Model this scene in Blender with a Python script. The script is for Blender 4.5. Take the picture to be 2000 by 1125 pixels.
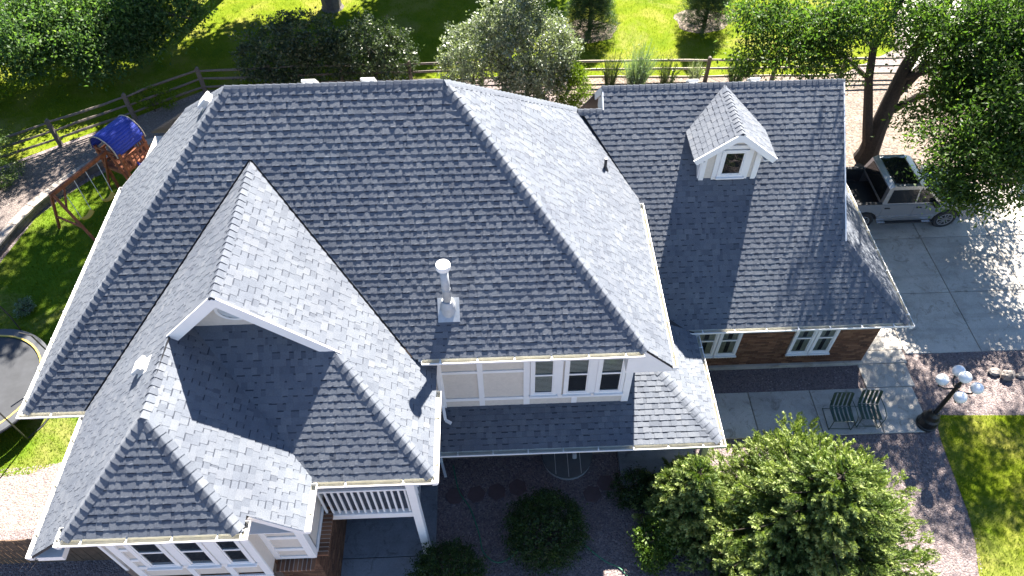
import bpy, math, random
import numpy as np
from mathutils import Vector, Matrix
from math import radians, sin, cos, pi, sqrt, atan2, atan
for o in list(bpy.data.objects): bpy.data.objects.remove(o)
SC = bpy.context.scene
COL = SC.collection
ZO = 5.578          # height of the main eave above the ground; house shapes are written relative to that eave

# ---------------------------------------------------------------- camera
def set_camera():
    cam = bpy.data.cameras.new('camera'); co = bpy.data.objects.new('camera', cam); COL.objects.link(co)
    pitch, yaw, roll, f = 0.8776, 0.0226, -0.0160, 1436.2
    cp, sp, cy, sy, cr, sr = cos(pitch), sin(pitch), cos(yaw), sin(yaw), cos(roll), sin(roll)
    fw = Vector((sy*cp, cy*cp, -sp)); rt = Vector((cy, -sy, 0)); up = rt.cross(fw)
    X = rt*cr + up*sr; Y = up*cr - rt*sr
    M = Matrix((X, Y, -fw)).transposed().to_4x4()
    M.translation = (1.7237, -8.8882, 12.9381 + ZO)
    co.matrix_world = M
    cam.sensor_width = 36; cam.lens = f/2000*36; cam.clip_start = .1; cam.clip_end = 1500
    SC.camera = co
set_camera()
CAM = Vector((1.7237, -8.8882, 12.9381 + ZO))

# ---------------------------------------------------------------- light
SUN_AZ, SUN_EL = radians(20.3), radians(47.4)
w = bpy.data.worlds.new('World'); SC.world = w; w.use_nodes = True
nt = w.node_tree; bg = nt.nodes['Background']
sk = nt.nodes.new('ShaderNodeTexSky'); sk.sky_type = 'NISHITA'; sk.sun_disc = False
sk.sun_elevation = SUN_EL; sk.sun_rotation = SUN_AZ; sk.altitude = 1600; sk.air_density = 1.0; sk.dust_density = .1; sk.ozone_density = 4.0
nt.links.new(sk.outputs[0], bg.inputs[0]); bg.inputs[1].default_value = 0.050
sl = bpy.data.lights.new('sun', 'SUN'); so = bpy.data.objects.new('sun', sl); COL.objects.link(so)
sl.energy = 5.0; sl.angle = radians(.53); sl.color = (1, .935, .835)
so.location = (10, 30, 40)
so.rotation_euler = Vector((sin(SUN_AZ)*cos(SUN_EL), cos(SUN_AZ)*cos(SUN_EL), sin(SUN_EL))).to_track_quat('Z', 'Y').to_euler()
SC.view_settings.view_transform = 'Standard'; SC.view_settings.look = 'None'; SC.view_settings.gamma = 1
SC.view_settings.use_curve_mapping = False; SC.view_settings.exposure = 2.5
SC.render.engine = 'CYCLES'
SC.cycles.max_bounces = 6; SC.cycles.diffuse_bounces = 3; SC.cycles.transparent_max_bounces = 8

# ---------------------------------------------------------------- materials
def newmat(name):
    m = bpy.data.materials.new(name); m.use_nodes = True
    return m, m.node_tree, m.node_tree.nodes['Principled BSDF']
def ramp(nt, fac, stops):
    r = nt.nodes.new('ShaderNodeValToRGB')
    while len(r.color_ramp.elements) < len(stops): r.color_ramp.elements.new(.5)
    for e, (p, c) in zip(r.color_ramp.elements, stops): e.position = p; e.color = (*c, 1)
    nt.links.new(fac, r.inputs[0]); return r.outputs[0]
def noise(nt, scale, detail=4, rough=.6, vec=None, dist=0):
    n = nt.nodes.new('ShaderNodeTexNoise'); n.inputs['Scale'].default_value = scale; n.inputs['Detail'].default_value = detail
    n.inputs['Roughness'].default_value = rough; n.inputs['Distortion'].default_value = dist
    if vec is None:
        g = nt.nodes.new('ShaderNodeNewGeometry'); vec = g.outputs['Position']
    nt.links.new(vec, n.inputs['Vector']); return n.outputs['Fac']
def mixc(nt, a, b, fac, mode='MIX'):
    x = nt.nodes.new('ShaderNodeMix'); x.data_type = 'RGBA'; x.blend_type = mode
    for s, v in ((x.inputs[6], a), (x.inputs[7], b)):
        if hasattr(v, 'links'): nt.links.new(v, s)
        else: s.default_value = (*v, 1)
    if hasattr(fac, 'links'): nt.links.new(fac, x.inputs[0])
    else: x.inputs[0].default_value = fac
    return x.outputs[2]
def bump(nt, bsdf, h, strength=.5, dist=.02):
    b = nt.nodes.new('ShaderNodeBump'); b.inputs['Strength'].default_value = strength; b.inputs['Distance'].default_value = dist
    nt.links.new(h, b.inputs['Height']); nt.links.new(b.outputs[0], bsdf.inputs['Normal'])
def attr(nt, name='tint'):
    a = nt.nodes.new('ShaderNodeAttribute'); a.attribute_name = name; return a.outputs['Fac']
def simple(name, col, rough=.6, var=.12, scale=6, bmp=0, bscale=60, metal=0, spec=.5):
    m, nt, b = newmat(name)
    n = noise(nt, scale, 5)
    lo = tuple(c*(1-var) for c in col); hi = tuple(min(1, c*(1+var)) for c in col)
    nt.links.new(ramp(nt, n, [(.3, lo), (.7, hi)]), b.inputs['Base Color'])
    b.inputs['Roughness'].default_value = rough; b.inputs['Metallic'].default_value = metal; b.inputs['Specular IOR Level'].default_value = spec
    if bmp: bump(nt, b, noise(nt, bscale, 3), bmp, .01)
    return m
def shingle_mat():
    m, nt, b = newmat('asphalt_shingle')
    base = ramp(nt, attr(nt), [(0, (.036, .043, .060)), (.45, (.122, .137, .164)), (1, (.208, .217, .232))])
    g = noise(nt, 190, 3, .8)
    c = mixc(nt, base, ramp(nt, g, [(.32, (.45, .45, .47)), (.55, (1, 1, 1)), (.75, (1.5, 1.5, 1.5))]), 1, 'MULTIPLY')
    c = mixc(nt, c, ramp(nt, noise(nt, 1.1, 4), [(.3, (.86, .87, .9)), (.7, (1.1, 1.1, 1.08))]), 1, 'MULTIPLY')
    c = mixc(nt, c, ramp(nt, noise(nt, .35, 6, .7), [(.32, (.88, .88, .9)), (.66, (1.08, 1.07, 1.06))]), 1, 'MULTIPLY')
    nt.links.new(c, b.inputs['Base Color'])
    b.inputs['Roughness'].default_value = .85; b.inputs['Specular IOR Level'].default_value = .35
    bump(nt, b, noise(nt, 230, 2, .7), 1, .004)
    return m
M = {}
M['shingle'] = shingle_mat()
M['felt'] = simple('roof_felt', (.03, .03, .034), .9)
M['white'] = simple('white_trim_paint', (.80, .79, .77), .5, .03, 3)
M['cream'] = simple('cream_gutter_inside', (.60, .58, .50), .5, .10, 5)
M['stucco'] = simple('beige_stucco', (.62, .565, .49), .9, .06, 14, .35, 150)
M['black'] = simple('dark_void', (.012, .012, .013), .8)
M['metal'] = simple('galvanised_metal', (.40, .42, .44), .6, .12, 9, metal=.25)
M['vinyl'] = simple('vent_plastic', (.62, .62, .60), .5, .04)
M['blind'] = simple('window_blind', (.72, .70, .64), .6, .06)
M['curtain'] = simple('curtain_cloth', (.45, .46, .42), .8, .2, 12)
def glass_mat():
    m, nt, b = newmat('window_glass')
    out = nt.nodes['Material Output']
    t = nt.nodes.new('ShaderNodeBsdfTransparent'); t.inputs[0].default_value = (.74, .78, .77, 1)
    g = nt.nodes.new('ShaderNodeBsdfGlossy'); g.inputs['Roughness'].default_value = .02; g.inputs[0].default_value = (.9, .95, 1, 1)
    f = nt.nodes.new('ShaderNodeFresnel'); f.inputs[0].default_value = 1.6
    x = nt.nodes.new('ShaderNodeMixShader')
    nt.links.new(f.outputs[0], x.inputs[0]); nt.links.new(t.outputs[0], x.inputs[1]); nt.links.new(g.outputs[0], x.inputs[2]); nt.links.new(x.outputs[0], out.inputs[0])
    return m
M['glass'] = glass_mat()
def brick_mat():
    m, nt, b = newmat('brown_brick')
    c = ramp(nt, attr(nt), [(0, (.085, .040, .022)), (.5, (.145, .068, .036)), (1, (.21, .11, .06))])
    oi = nt.nodes.new('ShaderNodeObjectInfo')
    c2 = ramp(nt, oi.outputs['Random'], [(0, (.75, .72, .7)), (.5, (1, 1, 1)), (1, (1.25, 1.2, 1.15))])
    nt.links.new(mixc(nt, c, c2, 1, 'MULTIPLY'), b.inputs['Base Color']); b.inputs['Roughness'].default_value = .85
    bump(nt, b, noise(nt, 90, 3), .5, .01); return m
M['brick'] = brick_mat()
M['palemortar'] = simple('pale_mortar', (.36, .32, .28), .9, .1, 20)
M['mortar'] = simple('brick_mortar', (.17, .135, .11), .9, .15, 20)
def concrete_mat(name, col):
    m, nt, b = newmat(name)
    n = noise(nt, 1.3, 6, .65); n2 = noise(nt, 45, 4, .7)
    c = ramp(nt, n, [(.28, tuple(v*.74 for v in col)), (.52, col), (.75, tuple(v*1.18 for v in col))])
    c = mixc(nt, c, ramp(nt, n2, [(.3, (.8, .8, .8)), (.7, (1.15, 1.15, 1.15))]), 1, 'MULTIPLY')
    oi = nt.nodes.new('ShaderNodeObjectInfo')
    c = mixc(nt, c, ramp(nt, oi.outputs['Random'], [(0, (.86, .87, .88)), (1, (1.08, 1.07, 1.05))]), 1, 'MULTIPLY')
    c = mixc(nt, c, ramp(nt, noise(nt, 2.3, 8, .75, dist=1.2), [(.34, (.52, .50, .47)), (.46, (1, 1, 1))]), .9, 'MULTIPLY')
    mp = nt.nodes.new('ShaderNodeMapping'); mp.inputs['Scale'].default_value = (.12, 1.3, 1); g_ = nt.nodes.new('ShaderNodeNewGeometry'); nt.links.new(g_.outputs['Position'], mp.inputs['Vector'])
    c = mixc(nt, c, ramp(nt, noise(nt, 1.6, 5, .6, mp.outputs[0]), [(.34, (.80, .80, .80)), (.5, (1.03, 1.03, 1.03))]), .8, 'MULTIPLY')
    nt.links.new(c, b.inputs['Base Color']); b.inputs['Roughness'].default_value = .8
    bump(nt, b, n2, .25, .01); return m
M['concrete'] = concrete_mat('concrete', (.44, .405, .36))
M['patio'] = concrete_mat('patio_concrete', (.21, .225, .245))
def gravel_mat(name, cols, sc=26):
    m, nt, b = newmat(name)
    g = nt.nodes.new('ShaderNodeNewGeometry')
    v = nt.nodes.new('ShaderNodeTexVoronoi'); v.inputs['Scale'].default_value = sc; nt.links.new(g.outputs['Position'], v.inputs['Vector'])
    sep = nt.nodes.new('ShaderNodeSeparateColor'); nt.links.new(v.outputs['Color'], sep.inputs[0])
    c = ramp(nt, sep.outputs[0], [(i/(len(cols)-1), k) for i, k in enumerate(cols)])
    c = mixc(nt, c, ramp(nt, noise(nt, .6, 5), [(.3, (.8, .8, .82)), (.7, (1.12, 1.1, 1.08))]), 1, 'MULTIPLY')
    nt.links.new(c, b.inputs['Base Color']); b.inputs['Roughness'].default_value = .85
    inv = nt.nodes.new('ShaderNodeMath'); inv.operation = 'SUBTRACT'; inv.inputs[0].default_value = 1; nt.links.new(v.outputs['Distance'], inv.inputs[1])
    bump(nt, b, inv.outputs[0], .9, .03); return m
GC = [(.090, .073, .078), (.165, .128, .124), (.235, .182, .168), (.13, .107, .114), (.31, .26, .245)]
M['gravel'] = gravel_mat('river_gravel', GC)
M['bank'] = gravel_mat('bank_gravel_dark_for_shade', [(.075, .062, .060), (.13, .105, .095), (.19, .155, .135), (.10, .082, .08), (.23, .19, .17)])  # gravel mix darkened in colour to carry the shade on the bank
M['mulch'] = gravel_mat('tan_mulch', [(.085, .060, .045), (.155, .118, .09), (.215, .17, .135), (.06, .045, .036)], 14)
M['palegravel'] = gravel_mat('pale_gravel', [(.17, .135, .115), (.26, .215, .185), (.33, .28, .24), (.14, .115, .10)], 22)
def stone_attr_mat():
    m, nt, b = newmat('gravel_stone')
    nt.links.new(ramp(nt, attr(nt), [(i/(len(GC)-1), k) for i, k in enumerate(GC)]), b.inputs['Base Color']); b.inputs['Roughness'].default_value = .75
    return m
M['pebble'] = stone_attr_mat()
def grass_mat(name, a, b_, c_):
    m, nt, b = newmat(name)
    n = noise(nt, .55, 6, .62); n2 = noise(nt, 30, 4, .75)
    c = ramp(nt, n, [(.28, a), (.5, b_), (.74, c_)])
    c = mixc(nt, c, ramp(nt, n2, [(.3, (.6, .65, .6)), (.7, (1.3, 1.25, 1.2))]), 1, 'MULTIPLY')
    c = mixc(nt, c, (.25, .205, .085), ramp(nt, noise(nt, .23, 7, .7, dist=.8), [(.53, (0, 0, 0)), (.72, (.75, .75, .75))]))
    nt.links.new(c, b.inputs['Base Color']); b.inputs['Roughness'].default_value = .95; b.inputs['Specular IOR Level'].default_value = .03
    bump(nt, b, n2, .5, .03); return m
M['lawn'] = grass_mat('lawn_turf', (.070, .118, .008), (.118, .155, .010), (.215, .195, .050))
M['lawn2'] = grass_mat('side_lawn_turf', (.050, .105, .010), (.085, .140, .012), (.125, .150, .024))
def leaf_mat(name, dark, mid, light, trans=.35, rough=.5, spec=.3):
    m, nt, b = newmat(name)
    out = nt.nodes['Material Output']
    c = ramp(nt, attr(nt), [(0, dark), (.5, mid), (1, light)])
    nt.links.new(c, b.inputs['Base Color']); b.inputs['Roughness'].default_value = rough; b.inputs['Specular IOR Level'].default_value = spec
    t = nt.nodes.new('ShaderNodeBsdfTranslucent')
    ct = mixc(nt, c, (1.5, 1.7, .6), 1, 'MULTIPLY'); nt.links.new(ct, t.inputs[0])
    x = nt.nodes.new('ShaderNodeMixShader'); x.inputs[0].default_value = trans
    nt.links.new(b.outputs[0], x.inputs[1]); nt.links.new(t.outputs[0], x.inputs[2]); nt.links.new(x.outputs[0], out.inputs[0])
    return m
M['blade'] = leaf_mat('grass_blades', (.055, .10, .004), (.11, .150, .005), (.19, .20, .018), .4, .9, .02)
M['leaf_locust'] = leaf_mat('locust_leaves', (.022, .050, .015), (.058, .108, .026), (.130, .185, .036), .5)
M['leaf_dark'] = leaf_mat('dark_leaves', (.020, .045, .018), (.045, .085, .030), (.085, .130, .040), .35)
M['leaf_cotton'] = leaf_mat('boughs_leaves', (.035, .075, .028), (.075, .135, .050), (.15, .21, .075), .5)
M['leaf_lilac'] = leaf_mat('lilac_leaves', (.020, .034, .018), (.045, .068, .030), (.10, .13, .06), .25, .4, .5)
M['leaf_silver'] = leaf_mat('silvery_leaves', (.065, .085, .055), (.19, .225, .155), (.42, .45, .36), .25, .38, .6)
M['leaf_yellow'] = leaf_mat('yellow_green_leaves', (.05, .09, .008), (.11, .17, .010), (.19, .25, .018), .4)
M['leaf_bush'] = leaf_mat('dark_bush_leaves', (.014, .030, .010), (.030, .060, .014), (.062, .105, .020), .25)
M['leaf_bright'] = leaf_mat('bright_bush_leaves', (.035, .07, .012), (.07, .125, .018), (.12, .18, .028), .3)
M['leaf_sage'] = leaf_mat('blue_green_stems', (.08, .12, .08), (.15, .21, .15), (.24, .31, .24), .3)
M['leaf_juniper'] = leaf_mat('juniper_foliage', (.022, .048, .012), (.055, .092, .018), (.115, .150, .030), .2)
M['needle'] = leaf_mat('spruce_needles', (.030, .060, .014), (.100, .150, .036), (.300, .350, .125), .2, .55)
M['pine'] = leaf_mat('pine_needles', (.018, .045, .018), (.045, .088, .034), (.10, .15, .06), .25)
M['bark'] = simple('tree_bark', (.040, .030, .024), .9, .35, 14, .9, 30)
M['bark2'] = simple('grey_bark', (.13, .11, .10), .9, .3, 10, .8, 24)
M['oldwood'] = simple('weathered_wood', (.12, .10, .085), .85, .25, 12, .4, 40)
M['palewood'] = simple('sunbleached_rail', (.36, .31, .25), .85, .2, 12, .4, 40)
M['redwood'] = simple('redwood_stain', (.22, .070, .028), .75, .35, 6, .3, 50)
M['fence'] = simple('brown_fence_board', (.115, .072, .045), .85, .3, 7, .4, 40)
M['blue'] = simple('blue_canvas', (.022, .042, .30), .7, .2, 4)
M['yellow'] = simple('yellow_plastic', (.50, .30, .02), .45, .08)
M['rope'] = simple('swing_rope', (.55, .58, .60), .6)
M['cap'] = concrete_mat('wall_cap_stone', (.33, .285, .245))
M['block'] = concrete_mat('wall_block_stone', (.135, .115, .105))
M['tmat'] = simple('trampoline_mat', (.035, .037, .042), .75, .2, 3)
M['tpad'] = simple('trampoline_pad', (.055, .058, .065), .6, .2, 4)
M['tyel'] = simple('trampoline_trim', (.55, .38, .08), .6)
M['steel'] = simple('dark_steel', (.05, .05, .055), .45, .15, metal=.4)
M['silver'] = simple('silver_car_paint', (.34, .35, .37), .25, .03, 2, metal=.65)
M['carglass'] = simple('car_glass', (.012, .013, .014), .06, .1, spec=.45)
M['rubber'] = simple('tyre_rubber', (.018, .018, .02), .8)
M['alloy'] = simple('alloy_rim', (.42, .42, .44), .3, .1, metal=.8)
M['chrome'] = simple('chrome_step', (.75, .75, .77), .15, .05, metal=.95)
M['red'] = simple('tail_lens', (.35, .01, .01), .2)
M['iron'] = simple('black_iron', (.010, .010, .011), .42, .2)
M['globe'] = simple('milk_glass_globe', (.78, .80, .82), .18, .02)
M['chair'] = simple('green_chair_paint', (.014, .045, .028), .4, .15)
M['hose'] = simple('green_hose', (.02, .16, .08), .45)
M['stepstone'] = simple('red_stepping_stone', (.105, .068, .066), .85, .15, 14, .3)
M['wellcover'] = simple('polycarbonate_cover', (.11, .12, .12), .25, .1, spec=.6)
M['rock'] = simple('boulder_rock', (.20, .175, .16), .9, .35, 5, .8, 20)

# ---------------------------------------------------------------- mesh helpers
class MB:
    def __init__(s, z0=0.): s.v = []; s.f = []; s.t = []; s.z0 = z0
    def pv(s, p): s.v.append((p[0], p[1], p[2]+s.z0)); return len(s.v)-1
    def poly(s, pts, t=.5): s.f.append([s.pv(p) for p in pts]); s.t.append(t)
    def addf(s, idx, t=.5): s.f.append(list(idx)); s.t.append(t)
    def prism(s, pts, ext, t=.5):
        ext = Vector(ext); n = len(pts)
        a = [s.pv(p) for p in pts]; b = [s.pv(Vector(p)+ext) for p in pts]
        nr = Vector((0, 0, 0))
        for i in range(n): nr += Vector(pts[i]).cross(Vector(pts[(i+1) % n]))
        flip = nr.dot(ext) > 0
        A, B = (a[::-1], b) if flip else (a, b[::-1])
        s.addf(A, t); s.addf(B, t)
        for i in range(n):
            j = (i+1) % n
            s.addf((a[i], a[j], b[j], b[i]) if flip else (a[j], a[i], b[i], b[j]), t)
    def box(s, x0, x1, y0, y1, z0, z1, t=.5, bev=0):
        x0, x1 = min(x0, x1), max(x0, x1); y0, y1 = min(y0, y1), max(y0, y1); z0, z1 = min(z0, z1), max(z0, z1)
        if bev:
            b = bev
            s.loft([[(x0+b, y0+b, z0), (x1-b, y0+b, z0), (x1-b, y1-b, z0), (x0+b, y1-b, z0)], [(x0, y0, z0+b), (x1, y0, z0+b), (x1, y1, z0+b), (x0, y1, z0+b)],
                    [(x0, y0, z1-b), (x1, y0, z1-b), (x1, y1, z1-b), (x0, y1, z1-b)], [(x0+b, y0+b, z1), (x1-b, y0+b, z1), (x1-b, y1-b, z1), (x0+b, y1-b, z1)]], t)
        else: s.prism([(x0, y0, z0), (x1, y0, z0), (x1, y1, z0), (x0, y1, z0)], (0, 0, z1-z0), t)
    def loft(s, rings, t=.5, capped=True):
        R = [[s.pv(p) for p in r] for r in rings]; n = len(R[0])
        for a, b in zip(R, R[1:]):
            for i in range(n): j = (i+1) % n; s.addf((a[i], a[j], b[j], b[i]), t)
        if capped: s.addf(R[0][::-1], t); s.addf(R[-1], t)
    def tube(s, path, rad, n=6, t=.5, capped=True):
        P = [Vector(p) for p in path]; rings = []
        if not hasattr(rad, '__len__'): rad = [rad]*len(P)
        up = Vector((0, 0, 1)); a = None
        for i, p in enumerate(P):
            d = (P[min(i+1, len(P)-1)]-P[max(i-1, 0)]).normalized()
            if a is None:
                a = d.cross(up if abs(d.z) < .9 else Vector((1, 0, 0))).normalized()
            a = (a-d*a.dot(d)).normalized(); b = d.cross(a)
            rings.append([p+(a*cos(2*pi*k/n)+b*sin(2*pi*k/n))*rad[i] for k in range(n)])
        s.loft(rings, t, capped)
    def beam(s, p0, p1, w, h, t=.5, up=(0, 0, 1)):
        p0, p1 = Vector(p0), Vector(p1); d = (p1-p0).normalized(); u = Vector(up)
        if abs(d.dot(u)) > .98: u = Vector((0, 1, 0))
        a = d.cross(u).normalized()*w/2; b = a.cross(d).normalized()*h/2
        s.loft([[p+a+b, p-a+b, p-a-b, p+a-b] for p in (p0, p1)], t)
    def sphere(s, c, r, nu=12, nv=8, sq=(1, 1, 1), t=.5, jit=0, rng=None):
        c = Vector(c); rings = []
        for i in range(1, nv):
            th = pi*i/nv-pi/2
            rings.append([c+Vector((cos(th)*cos(2*pi*k/nu)*sq[0], cos(th)*sin(2*pi*k/nu)*sq[1], sin(th)*sq[2]))*r*(1+(rng.uniform(-jit, jit) if jit else 0)) for k in range(nu)])
        s.loft(rings, t, False)
        n0 = len(s.v)-nu*(nv-1); b = s.pv(c+Vector((0, 0, -r*sq[2]))); e = s.pv(c+Vector((0, 0, r*sq[2])))
        for k in range(nu):
            j = (k+1) % nu; s.addf((b, n0+j, n0+k), t); m = n0+nu*(nv-2); s.addf((e, m+k, m+j), t)
    def mesh(s, name, smooth=False):
        me = bpy.data.meshes.new(name); me.from_pydata(s.v, [], s.f)
        at = me.attributes.new('tint', 'FLOAT', 'FACE'); at.data.foreach_set('value', np.array(s.t, np.float32))
        if smooth: me.polygons.foreach_set('use_smooth', np.ones(len(me.polygons), bool))
        me.update(); return me
    def build(s, name, mat, parent=None, smooth=False, **kw):
        me = s.mesh(name, smooth); return link(name, me, mat, parent, **kw)
def link(name, me, mat=None, parent=None, label=None, cat=None, group=None, kind=None, M4=None):
    if mat and not me.materials: me.materials.append(M[mat])
    o = bpy.data.objects.new(name, me); COL.objects.link(o)
    if M4 is not None: o.matrix_world = M4
    if parent:
        o.parent = parent
        if M4 is None: o.location = -parent.location if parent.parent is None else (0, 0, 0)
    tag(o, label, cat, group, kind); return o
def tag(o, label=None, cat=None, group=None, kind=None):
    for k, v in (('label', label), ('category', cat), ('group', group), ('kind', kind)):
        if v: o[k] = v
    return o
def thing(name, label, cat, loc=(0, 0, 0), rz=0, group=None):
    o = bpy.data.objects.new(name, None); COL.objects.link(o); o.location = loc; o.rotation_euler = (0, 0, rz); o.empty_display_size = .3
    return tag(o, label, cat, group)
def sub(name, mb, mat, parent, smooth=False, **kw):       # part written in its parent's local frame
    me = mb.mesh(name, smooth)
    if mat and not me.materials: me.materials.append(M[mat])
    o = bpy.data.objects.new(name, me); COL.objects.link(o); o.parent = parent; return tag(o, **kw)
def copy_tree(o, parent=None):
    c = o.copy(); COL.objects.link(c); c.parent = parent
    for ch in list(o.children): copy_tree(ch, c)
    return c
def npmesh(name, V, F, tint, mat, parent=None, nper=4, **kw):
    me = bpy.data.meshes.new(name); nv, nf = len(V), len(F)
    me.vertices.add(nv); me.vertices.foreach_set('co', np.ascontiguousarray(V, np.float32).ravel())
    me.loops.add(nf*nper); me.loops.foreach_set('vertex_index', np.ascontiguousarray(F, np.int32).ravel())
    me.polygons.add(nf); me.polygons.foreach_set('loop_start', np.arange(0, nf*nper, nper, dtype=np.int32))
    at = me.attributes.new('tint', 'FLOAT', 'FACE'); at.data.foreach_set('value', np.ascontiguousarray(tint, np.float32))
    me.update(calc_edges=True); me.validate()
    return link(name, me, mat, parent, **kw)
def in_poly(x, y, P):
    c = np.zeros(len(x), bool); n = len(P)
    for i in range(n):
        x0, y0 = P[i][:2]; x1, y1 = P[(i+1) % n][:2]
        if y0 == y1: continue
        k = ((y0 > y) != (y1 > y)) & (x < (x1-x0)*(y-y0)/(y1-y0)+x0); c ^= k
    return c
RNG = random.Random(7)
# ================================================================ ground, paving, lawns (the large structure first)
def sheet(name, pts, z, mat, kind='structure', **kw):
    mb = MB(); mb.poly([(x, y, z) for x, y in pts]); return mb.build(name, mat, None, kind=kind, **kw)
sheet('ground', [(-500, -500), (500, -500), (500, 500), (-500, 500)], 0, 'gravel')
BACK_LAWN = [(-60, 9), (-21, 11.2), (-17.6, 13.2), (-15.3, 14.75), (-12.9, 16.3), (-10.6, 17.95), (-4, 18.3), (6, 18.15), (16.5, 17.7), (19.5, 19.5), (22, 26), (24, 60), (60, 200), (-60, 200)]
sheet('back_lawn', BACK_LAWN, .006, 'lawn')
FRONT_LAWN = [(14.0, 1.26), (13.84, .85), (13.77, .48), (13.73, 0), (13.7, -.43), (13.66, -1), (13.62, -1.58), (13.47, -2.38), (13.2, -3.19), (12.8, -4.2), (12.2, -6), (32, -6), (32, 1.0), (16.4, 1.16)]
sheet('front_lawn', FRONT_LAWN, .012, 'lawn')
SIDE_LAWN = [(-16.5, 4), (-15.5, 7), (-15.22, 8.7), (-14.9, 10.4), (-14.3, 11.5), (-13.5, 12.55), (-12.4, 13.5), (-11, 14.0), (-8.6, 14.4), (-8.1, 9), (-8.1, .4), (-9, .5), (-10.0, 1.0), (-10.6, .78), (-11.27, .47), (-12.1, .42), (-13.5, .5), (-15.5, 1.0)]
sheet('side_lawn', SIDE_LAWN, .008, 'lawn2')
sheet('pale_gravel_path', [(-17, .9), (-15.5, 1.0), (-13.5, .5), (-12.1, .42), (-11.27, .47), (-10.6, .78), (-10, 1.0), (-9, .5), (-8, .4), (-6.7, -.2), (-6.7, -1.05), (-9, -1.05), (-18, -1.2)], .004, 'palegravel')
sheet('mulch_bed', [(12.9, 10.9), (24, 10.9), (23, 17.6), (16.5, 17.7), (6, 18.15), (4, 16.9), (9, 16.0), (12.7, 15.5)], .004, 'mulch')
for i, (px, py, r) in enumerate([(6.15, 21.7, 1.25), (11.5, 22.3, 1.3)]):
    sheet('tree_mulch_ring', [(px+r*(1+.12*sin(5*a+i))*cos(a), py+.8*r*(1+.1*cos(3*a))*sin(a)) for a in [2*pi*k/22 for k in range(22)]], .012, 'mulch')
sheet('street', [(19.6, 17.9), (60, 17.2), (60, 60), (24.3, 60), (22.2, 26)], .005, 'concrete')

def slabs(root_name, label_kind, rects, mat, z0, z1):
    r = thing(root_name, None, None); r['kind'] = 'structure'
    for (x0, x1, y0, y1) in rects:
        mb = MB(); g = .009; mb.box(x0+g, x1-g, y0+g, y1-g, z0, z1, bev=.012); mb.build('concrete_slab', mat, r)
    mb = MB(); xs = [a for q in rects for a in q[:2]]; ys = [a for q in rects for a in q[2:]]
    return r
dx = [13.86, 16.18, 18.6, 21.0, 23.4, 25.8]; dy = [3.36, 5.68, 8.1, 10.6]
slabs('driveway', '', [(dx[i], dx[i+1], dy[j], dy[j+1]) for i in range(5) for j in range(3)] + [(12.45, 13.86, 3.52, 5.68), (12.45, 13.86, 5.68, 8.1), (12.45, 13.86, 8.1, 10.6)], 'concrete', -.08, .035)
slabs('walkway', '', [(6.98, 8.78, .74, 2.22), (8.78, 10.58, .74, 2.22), (10.58, 12.27, .74, 2.22), (12.27, 13.61, .74, 2.22), (12.27, 13.72, 2.22, 3.04), (12.37, 13.8, 3.04, 3.52)], 'concrete', -.06, .05)
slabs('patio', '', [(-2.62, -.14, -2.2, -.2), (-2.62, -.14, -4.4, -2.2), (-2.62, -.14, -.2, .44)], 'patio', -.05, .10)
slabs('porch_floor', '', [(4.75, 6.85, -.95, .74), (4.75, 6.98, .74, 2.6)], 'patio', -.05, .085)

# ================================================================ house
HOUSE = thing('house', 'large house with blue grey shingle hip roofs, beige stucco and brown brick walls', 'house')
EXPO = .143
tM, tG_, tC, tD, tE = .9953, .915, .9551, .96, .9182
XW0, XE0 = -7.8727, 4.7816          # where the main west and east slopes reach z = 0
zMS = lambda x, y: tM*y
zME = lambda x, y: tM*(XE0-x)
zMW = lambda x, y: tM*(x-XW0)
zMN = lambda x, y: tM*(2*4.0897-y)
zCE = lambda x, y: 2.9929-tC*(x+3.365)
zCW = lambda x, y: 2.9929+tC*(x+3.365)
zDE = lambda x, y: 1.8988-tC*(x+4.5105)
zDS = lambda x, y: .4367+tD*(y+3.8134)
zES = lambda x, y: -.4538+tE*(y+2.4879)
zGS = lambda x, y: -3.1793+.3622*(y+.5369)
zGE = lambda x, y: -3.1793+.4726*(6.9038-x)
zGA = lambda x, y: 1.3499-tG_*(7.5678-y)
zGN = lambda x, y: 1.3499+tG_*(7.5678-y)
zSK = lambda x, y: -3.06+tG_*(12.72-x)
DRX, DRZ, DRT = 7.83, 1.319, .78
zRW = lambda x, y: DRZ+DRT*(x-DRX)
zRE = lambda x, y: DRZ-DRT*(x-DRX)
def yGAz(z): return 7.5678-(1.3499-z)/tG_
rb = lambda z: (DRX-(DRZ-z)/DRT)
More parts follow.
